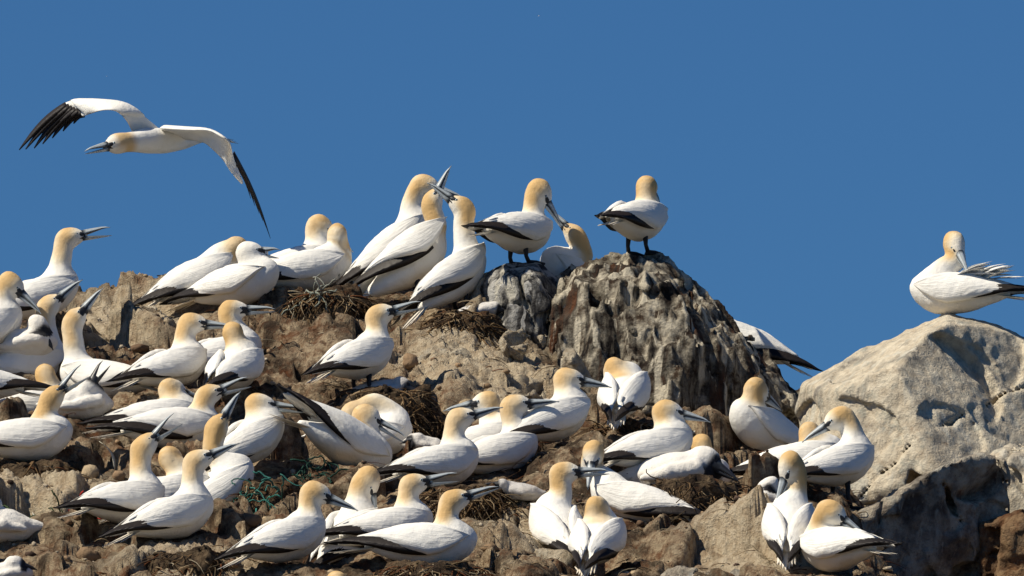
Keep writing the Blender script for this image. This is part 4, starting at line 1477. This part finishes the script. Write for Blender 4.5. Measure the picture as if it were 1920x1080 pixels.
# ------------------------------------------------------------------ chicks
def build_chick(k, i):
    s = k['size']
    base = k['base']
    root = empty('gannet_chick', base)
    tag(root, k['label'], 'chick', 'gannet chicks')
    O = k['O'] - base
    R = bird_axes(k['yaw'], 6)
    H = at(k['h'][0], k['h'][1], k['y'] - 0.03) - base
    bx, hu, hl = bill_axes(k['az'], k['el'])
    allp = np.concatenate([[H, O], O + s * (R @ np.array([[0.13, 0, 0], [-0.15, 0, 0], [0, .1, 0], [0, -.1, 0]]).T).T])
    lo, hi = allp.min(0) - 0.10, allp.max(0) + 0.10
    h = 0.0085
    G, n = grid_for(lo, hi, h)
    L = (G - O) @ R / s
    F = (np.sqrt((L[:, 0] / 0.145) ** 2 + (L[:, 1] / 0.085) ** 2 + (L[:, 2] / 0.068) ** 2) - 1) * 0.07 * s
    f2, _ = chain_sdf(G, np.array([O + R @ np.array([0.07, 0, 0.02]) * s, H * 0.5 + O * 0.5 + R @ np.array([0.05, 0, 0.02]) * s, H - 0.01 * bx]), np.array([0.046, 0.034, 0.030]) * s)
    F = smin(F, f2, 0.022 * s)
    rel = (G - H) / s
    a, uu, ll = rel @ bx, rel @ hu, rel @ hl
    F = smin(F, (np.sqrt((a / 0.048) ** 2 + (uu / 0.041) ** 2 + (ll / 0.038) ** 2) - 1) * 0.04 * s, 0.015)
    for sd in (1, -1):
        f3, _ = chain_sdf(G, np.array([O + R @ np.array([0.055, sd * 0.070, 0.004]) * s, O + R @ np.array([-0.03, sd * 0.088, -0.006]) * s, O + R @ np.array([-0.115, sd * 0.072, -0.012]) * s]), np.array([0.030, 0.026, 0.010]) * s)
        F = smin(F, f3, 0.008)
    f4, _ = chain_sdf(G, np.array([O + R @ np.array([-0.10, 0, 0.0]) * s, O + R @ np.array([-0.185, 0, 0.012]) * s]), np.array([0.045, 0.012]) * s)
    F = smin(F, f4, 0.02)
    near = np.abs(F) < 0.04
    q = G[near] + base
    F[near] += 0.006 * perlin(q * 15) + 0.0025 * perlin(q * 40)
    V, Q = surface_nets(F.reshape(n), lo, h)
    rel = (V - H) / s
    a, uu, ll = rel @ bx, rel @ hu, rel @ hl
    face = smooth(0.012, 0.030, a) * smooth(0.040, 0.024, uu - a * 0.1) * (np.linalg.norm(rel, axis=1) < 0.075)
    white = np.array([0.80, 0.765, 0.70]) * (1 - k['grey']) + np.array([0.42, 0.40, 0.385]) * k['grey']
    col = white[None] * (1 - face)[:, None] + np.array([0.03, 0.03, 0.034])[None] * face[:, None]
    mesh_obj('body', V, Q, M_DOWN, root, col)
    head_parts(root, H - 0.006 * bx, bx, hu, hl, k['gape'], 0.72, False, s, (0.035, 0.036, 0.042))


for i, k in enumerate(K):
    build_chick(k, i)

# ------------------------------------------------------------------ the flying gannet
def flying_gannet():
    Y = 4.6
    base = at(300, 262, Y)
    root = empty('gannet', base)
    tag(root, 'gannet in flight against blue sky with black wing tips', 'gannet', 'gannets in the air')

    def W(px, py, dy):
        return at(px, py, Y + dy) - base
    # body: heading left and towards the viewer
    H = W(221, 269, -0.20)
    bx, hu, hl = bill_axes(212, -14)
    spine = [W(400, 258, 0.22), W(372, 258, 0.16), W(340, 262, 0.09), W(305, 264, 0.0), W(272, 264, -0.08), W(248, 266, -0.14), H]
    rad = [0.012, 0.025, 0.042, 0.054, 0.054, 0.044, 0.038]
    C = neck_curve(spine[0], unit(spine[1] - spine[0]), spine[1:-1], H, bx)
    m = len(C)
    RR = np.interp(np.linspace(0, 1, m), np.linspace(0, 1, len(rad)), rad)
    lo, hi = C.min(0) - 0.13, C.max(0) + 0.13
    h = 0.009
    G, n = grid_for(lo, hi, h)
    F, par = chain_sdf(G, C, RR)
    rel = G - H
    a, uu, ll = rel @ bx, rel @ hu, rel @ hl
    F = smin(F, (np.sqrt((a / 0.054) ** 2 + (uu / 0.040) ** 2 + (ll / 0.036) ** 2) - 1) * 0.04, 0.02)
    fc, _ = chain_sdf(G, np.array([H + 0.015 * bx, H + 0.062 * bx - 0.005 * hu]), np.array([0.033, 0.016]))
    F = smin(F, fc, 0.015)
    V, Q = surface_nets(F.reshape(n), lo, h)
    rel = V - H
    a, uu = rel @ bx, rel @ hu
    g = smooth(-0.10, -0.045, a) * (1 - 0.75 * smooth(0.0, 0.04, a)) * (1 - 0.6 * smooth(0.0, 0.04, -uu) * smooth(-0.03, 0.0, a))
    col = WHITE[None] * (1 - g)[:, None] + (GOLD * 0.8 + CREAM * 0.2)[None] * g[:, None]
    mesh_obj('body', V, Q, M_BODY, root, col)
    head_parts(root, H, bx, hu, hl, 0.12, 0.95)
    # wings: (leading edge, trailing edge, thickness) at stations from shoulder to tip
    wings = {
        'far': [((322, 258, 0.06), (250, 252, -0.06), 0.022), ((300, 242, 0.02), (244, 238, -0.10), 0.020), ((280, 226, -0.03), (235, 223, -0.15), 0.018),
                ((259, 209, -0.08), (219, 209, -0.18), 0.015), ((232, 195, -0.06), (202, 206, -0.18), 0.013), ((187, 188, -0.02), (186, 208, -0.14), 0.011),
                ((145, 185, 0.04), (170, 213, -0.06), 0.008), ((122, 193, 0.08), (156, 218, 0.0), 0.004)],
        'near': [((300, 240, -0.06), (346, 262, 0.06), 0.020), ((352, 243, -0.38), (366, 264, -0.12), 0.015), ((392, 244, -0.54), (384, 268, -0.30), 0.012),
                 ((418, 257, -0.64), (400, 281, -0.40), 0.010), ((432, 272, -0.58), (416, 297, -0.44), 0.008), ((437, 292, -0.44), (428, 314, -0.45), 0.006),
                 ((445, 318, -0.33), (440, 331, -0.38), 0.004), ((454, 342, -0.26), (453, 345, -0.275), 0.003)]}
    prim = {'far': ((124, 196, 0.07), (158, 214, 0.0), [(36, 281, 0.16), (48, 280, 0.15), (64, 278, 0.14), (80, 270, 0.12), (98, 259, 0.10), (118, 246, 0.08), (138, 232, 0.05)]),
            'near': ((438, 286, -0.40), (436, 298, -0.40), [(507, 447, 0.04), (504, 438, 0.03), (499, 426, 0.01), (493, 414, -0.02), (486, 400, -0.05), (478, 386, -0.09), (470, 372, -0.13)])}
    for key in ('far', 'near'):
        st = wings[key]
        lead = np.array([W(*x[0]) for x in st])
        trail = np.array([W(*x[1]) for x in st])
        th = np.array([x[2] for x in st])
        fi = np.linspace(0, len(st) - 1, 26)

        def rs(Aq):
            T = np.gradient(Aq, axis=0)
            i0 = np.clip(fi.astype(int), 0, len(st) - 2)
            s = (fi - i0)[:, None]
            return (2 * s ** 3 - 3 * s ** 2 + 1) * Aq[i0] + (s ** 3 - 2 * s ** 2 + s) * T[i0] + (-2 * s ** 3 + 3 * s ** 2) * Aq[i0 + 1] + (s ** 3 - s ** 2) * T[i0 + 1]
        Lq, Tq = rs(lead), rs(trail)
        thq = np.interp(fi, np.arange(len(st)), th)
        nc = 12
        Vw = []
        span = np.gradient((Lq + Tq) / 2, axis=0)
        for i in range(26):
            ch = Tq[i] - Lq[i]
            nn = unit(np.cross(span[i], ch))
            if nn[2] < 0:
                nn = -nn
            for j in range(nc * 2):
                x = (j / (nc - 1)) if j < nc else (1 - (j - nc) / (nc - 1))
                prof = thq[i] * (2.2 * math.sqrt(max(x, 0)) * (1 - x)) + 0.0030
                camber = 0.06 * np.linalg.norm(ch) * math.sin(math.pi * x)
                sg = 1 if j < nc else -0.45
                Vw.append(Lq[i] + ch * x + nn * (camber + sg * prof))
        mq = nc * 2
        Qw = [(i * mq + j, i * mq + (j + 1) % mq, (i + 1) * mq + (j + 1) % mq, (i + 1) * mq + j) for i in range(25) for j in range(mq)]
        w = mesh_obj('wing', np.array(Vw), np.array(Qw), M_WING, root, np.tile(WHITE, (len(Vw), 1)))
        a0, a1, tips = prim[key]
        a0, a1 = W(*a0), W(*a1)
        for i, tp in enumerate(tips):
            k = i / (len(tips) - 1)
            r0 = a0 * (1 - k) + a1 * k
            tpw = W(*tp)
            kk = np.linspace(0, 1, 9)
            sagv = np.array([0, 0, 0.018]) if key == 'far' else np.array([0.010, 0, 0.004])
            path = r0[None] * (1 - kk)[:, None] + tpw[None] * kk[:, None] + np.outer(np.sin(kk * math.pi), sagv)
            wd = (0.019 if key == 'far' else 0.010) * np.clip(np.sin(np.clip(0.25 + kk * 0.76, 0, 1) * math.pi), 0.05, 1) ** 0.6
            vv, qq = blade(path, wd, a1 - a0, 0.002)
            mesh_obj('primary_feather', vv, qq, M_BLACK, w)
    # tail
    b = Bag()
    t0, t1 = W(388, 257, 0.20), W(438, 262, 0.42)
    for k in range(5):
        a = (k - 2) / 2
        kk = np.linspace(0, 1, 7)
        path = t0[None] * (1 - kk)[:, None] + (t1 + np.array([0.02 * a, 0.03 * a, -0.012 * abs(a)]))[None] * kk[:, None]
        vv, qq = blade(path, 0.016 * (1 - kk ** 2.2) + 0.001, np.array([0.8, -0.5, 0.1]), 0.002)
        b.add(vv, qq, None, WHITE)
    b.build('tail', M_WING, root)


flying_gannet()

# two far specks of birds in the sky
for px, py, yy, sp, lab in ((1010, 30, 2600.0, 0.62, 'tiny distant white bird high in the sky above the fencing gannets'), (200, 143, 3600.0, 0.55, 'tiny distant bird speck above the flying gannet')):
    c = at(px, py, yy)
    b = Bag()
    v, q, t = tube(np.array([(-0.45, 0, 0), (-0.2, 0, 0.02), (0.1, 0, 0.02), (0.42, 0, 0.05)]) * sp, np.array([0.02, 0.09, 0.10, 0.03]) * sp, 8)
    b.add(v, q, t, WHITE)
    for sd in (1, -1):
        path = np.array([(0.05, 0, 0.05), (0.12, sd * 0.35, 0.22), (0.02, sd * 0.7, 0.24), (-0.18, sd * 0.95, 0.12)]) * sp
        vv, qq = blade(path, np.array([0.09, 0.085, 0.06, 0.015]) * sp, np.array([1.0, 0, 0]), 0.012)
        b.add(vv, qq, None, WHITE)
    o = b.build('distant_seabird', M_WING, None, None, c)
    o.rotation_euler = (0.1, 0.2, 2.2)
    tag(o, lab, 'bird')

# ------------------------------------------------------------------ litter on the slope
def ico():
    p = (1 + 5 ** 0.5) / 2
    v = np.array([(-1, p, 0), (1, p, 0), (-1, -p, 0), (1, -p, 0), (0, -1, p), (0, 1, p), (0, -1, -p), (0, 1, -p), (p, 0, -1), (p, 0, 1), (-p, 0, -1), (-p, 0, 1)]) / math.hypot(1, p)
    f = np.array([(0, 11, 5), (0, 5, 1), (0, 1, 7), (0, 7, 10), (0, 10, 11), (1, 5, 9), (5, 11, 4), (11, 10, 2), (10, 7, 6), (7, 1, 8), (3, 9, 4), (3, 4, 2), (3, 2, 6), (3, 6, 8), (3, 8, 9), (4, 9, 5), (2, 4, 11), (6, 2, 10), (8, 6, 7), (9, 8, 1)])
    return v, f


IV, IF = ico()


def subdiv(V, F):
    V = list(map(np.array, V))
    cache, out = {}, []

    def mid(a, b):
        k = (min(a, b), max(a, b))
        if k not in cache:
            cache[k] = len(V)
            V.append(unit(V[a] + V[b]))
        return cache[k]
    for a, b, c in F:
        x, y_, z = mid(a, b), mid(b, c), mid(c, a)
        out += [(a, x, z), (b, y_, x), (c, z, y_), (x, y_, z)]
    return np.array(V), np.array(out)


IV2, IF2 = subdiv(IV, IF)
STONE_COL = np.array([(0.40, 0.31, 0.20), (0.28, 0.19, 0.115), (0.17, 0.11, 0.07), (0.45, 0.38, 0.28), (0.09, 0.06, 0.045)])


def stone_shape(V, r, seed):
    sc = r.uniform(0.6, 1.3, 3) * np.array([1, 1, 0.75])
    v = V * (1 + 0.38 * perlin(V * 1.4 + seed)[:, None] + 0.15 * perlin(V * 3.4 + seed)[:, None])
    a = r.uniform(0, 6.28)
    rot = np.array([[math.cos(a), -math.sin(a), 0], [math.sin(a), math.cos(a), 0], [0, 0, 1]])
    return (v * sc) @ rot.T


n_r = 2200
xs = rng.uniform(-2.3, 2.2, n_r)
ys = rng.uniform(-0.3, 4.4, n_r)
clump = fbm(np.c_[xs, ys, 0 * xs] * 2.2, 3)
keepm = clump + rng.uniform(-0.5, 0.5, n_r) > 0.0
xs, ys = xs[keepm], ys[keepm]
zs = ground_z(xs, ys)
b = Bag()
for i in range(len(xs)):
    r = 0.006 + 0.016 * rng.random() ** 2.2
    b.add(stone_shape(IV, rng, i * 1.37) * r + np.array([xs[i], ys[i], zs[i] + r * 0.25]), None, IF, STONE_COL[rng.integers(0, 5)] * rng.uniform(0.7, 1.25))
tag(b.build('rubble', M_STONE), 'small broken stones strewn over the slope', 'rubble', kind='stuff')

spots = [
    (210, 612, 'rough tan stone on the left skyline slope', 0.04), (262, 652, 'rough stone left of the gannet with level pale bill', 0.038),
    (566, 742, 'brown stone below the ridge hump, right of a level bill', 0.045), (598, 764, 'small stone beside the cocked black wing tip', 0.03),
    (168, 892, 'tan stone right of the left edge nest mound', 0.04), (222, 896, 'stone just behind the gannet with black wing tips at left', 0.034),
    (545, 928, 'pale stone above the front row gannet with pale bill', 0.032), (470, 1004, 'stone in the hollow left of the front row gannet', 0.036),
    (770, 690, 'tan stone right of the standing gannet with chick', 0.04), (872, 768, 'stone just above the left-looking gannet', 0.035),
    (1010, 738, 'stone left of the gannet below pale rocks', 0.03), (1106, 768, 'stone at left of the hunched gannet', 0.032),
    (1352, 832, 'rusty stone at the foot of the tallest rock', 0.045), (1396, 945, 'stone beside the dark nest of the fluffy chick', 0.04),
    (918, 1046, 'stone at right breast of the large front gannet', 0.035), (1196, 1062, 'stone at bottom edge right of the front pair', 0.04),
    (160, 1042, 'stone in the shade at the lower left', 0.045), (432, 1062, 'stone at bottom edge right of the mound nest', 0.035)]
for i, (px, py, lab, r) in enumerate(spots):
    y = depth_of(py + 10)
    for _ in range(6):
        p0 = at(px, py, y)
        gz = float(ground_z([p0[0]], [p0[1]])[0])
        y = min(max(y + (p0[2] - gz) * 0.8, -0.4), 4.3)
    p0 = at(px, py, y)
    gz = float(ground_z([p0[0]], [p0[1]])[0])
    o = mesh_obj('loose_stone', stone_shape(IV2, rng, 100 + i * 2.1) * r, IF2, M_STONE, None, STONE_COL[rng.integers(0, 4)] * rng.uniform(0.8, 1.2), True, (p0[0], p0[1], gz + r * 0.2))
    tag(o, lab, 'stone', 'loose stones on the slope')

# scattered dry weed
b = Bag()
cents = [d['base'] for d in B if d['ground']] + [k['base'] for k in K]
for i in range(2600):
    if i % 3:
        c = cents[rng.integers(0, len(cents))]
        x, y = c[0] + rng.normal(0, 0.17), c[1] + rng.normal(0, 0.15) - 0.05
    else:
        x, y = rng.uniform(-2.1, 1.6), rng.uniform(-0.2, 4.2)
    z = 0.0
    an = rng.uniform(0, 6.28)
    b_d = np.array([math.cos(an), math.sin(an), rng.uniform(-0.1, 0.5)])
    b.v.append((x, y, b_d, rng.uniform(0.03, 0.11), rng.uniform(0.0013, 0.003), WEED[rng.integers(0, 6)]))
items, b.v = b.v, []
zz = ground_z([i[0] for i in items], [i[1] for i in items])
for it, z in zip(items, zz):
    strand(b, np.array([it[0], it[1], z + 0.004]), unit(it[2]), it[3], it[4], it[5], 0.45)
tag(b.build('dry_weed', M_FIBRE), 'dry brown weed strands scattered between the nests', 'weed', kind='stuff')


# tangles of fishing rope
def tangle(label, px, py, y, n, w, hgt, cols, seed):
    r = np.random.default_rng(seed)
    c = at(px, py, y)
    b = Bag()
    for i in range(n):
        p0 = r.normal(0, 1, 3) * np.array([w, 0.02, hgt])
        pts = [p0]
        d = unit(r.normal(0, 1, 3) * np.array([1, 0.4, 1]) + np.array([0, 0, -0.5]))
        for k in range(10):
            d = unit(d + r.normal(0, 0.5, 3) * np.array([1, 0.5, 1]) + np.array([0, 0, -0.12]))
            pts.append(pts[-1] + d * 0.014)
        v, q, t = tube(pts, r.uniform(0.0022, 0.0042), 5)
        b.add(v, q, t, np.array(cols[r.integers(0, len(cols))]) * r.uniform(0.7, 1.2))
    tag(b.build('rope_tangle', M_ROPE, None, None, c), label, 'rope')


GRN = [(0.03, 0.16, 0.13), (0.05, 0.20, 0.17), (0.16, 0.22, 0.17), (0.02, 0.09, 0.07)]
tangle('teal rope tangle hanging on nest left of front row gannet', 478, 935, 0.95, 26, 0.055, 0.06, GRN, 1)
tangle('dark green net scrap under the gannet with cocked tail', 610, 893, 1.38, 22, 0.06, 0.02, [(0.015, 0.05, 0.035), (0.02, 0.07, 0.05)], 2)
tangle('dull green rope strands in the shade at lower left', 88, 1000, 0.72, 24, 0.05, 0.07, [(0.04, 0.09, 0.035), (0.07, 0.12, 0.05), (0.03, 0.05, 0.02)], 3)
tangle('grey weathered rope frayed on the ridge nest rim', 600, 552, 3.72, 14, 0.04, 0.012, [(0.25, 0.27, 0.22), (0.32, 0.33, 0.28)], 4)
tangle('red scrap of twine behind a gannet tail at left', 152, 952, 1.02, 5, 0.012, 0.006, [(0.40, 0.03, 0.02)], 5)

# shed feathers
for i, (px, py, y, ln, tilt, lab) in enumerate([(200, 855, 1.62, 0.13, -1.1, 'shed pale feather standing beside nest mound at left'), (56, 985, 0.85, 0.10, 1.45, 'shed pale feather upright among green rope at lower left'),
                                                (446, 950, 0.98, 0.10, 1.2, 'shed feather leaning on the nest with teal rope'), (1290, 818, 2.3, 0.08, 0.4, 'shed pale feather at foot of the tallest rock')]):
    c = at(px, py, y)
    kk = np.linspace(0, 1, 9)
    d = np.array([math.cos(tilt), 0, math.sin(tilt)])
    path = np.outer(kk - 0.5, d) * ln + np.outer(np.sin(kk * 3), [0.02, -0.01, 0.01])
    vv, qq = blade(path, 0.008 * np.sin(np.clip(0.1 + 0.9 * kk, 0, 1) * math.pi) ** 0.6 + 0.0012, np.array([0.4, 0.3, -0.3]), 0.0015)
    tag(mesh_obj('shed_feather', vv, qq, M_WING, None, np.tile(np.array([0.62, 0.60, 0.50]), (len(vv), 1)), True, c), lab, 'feather')
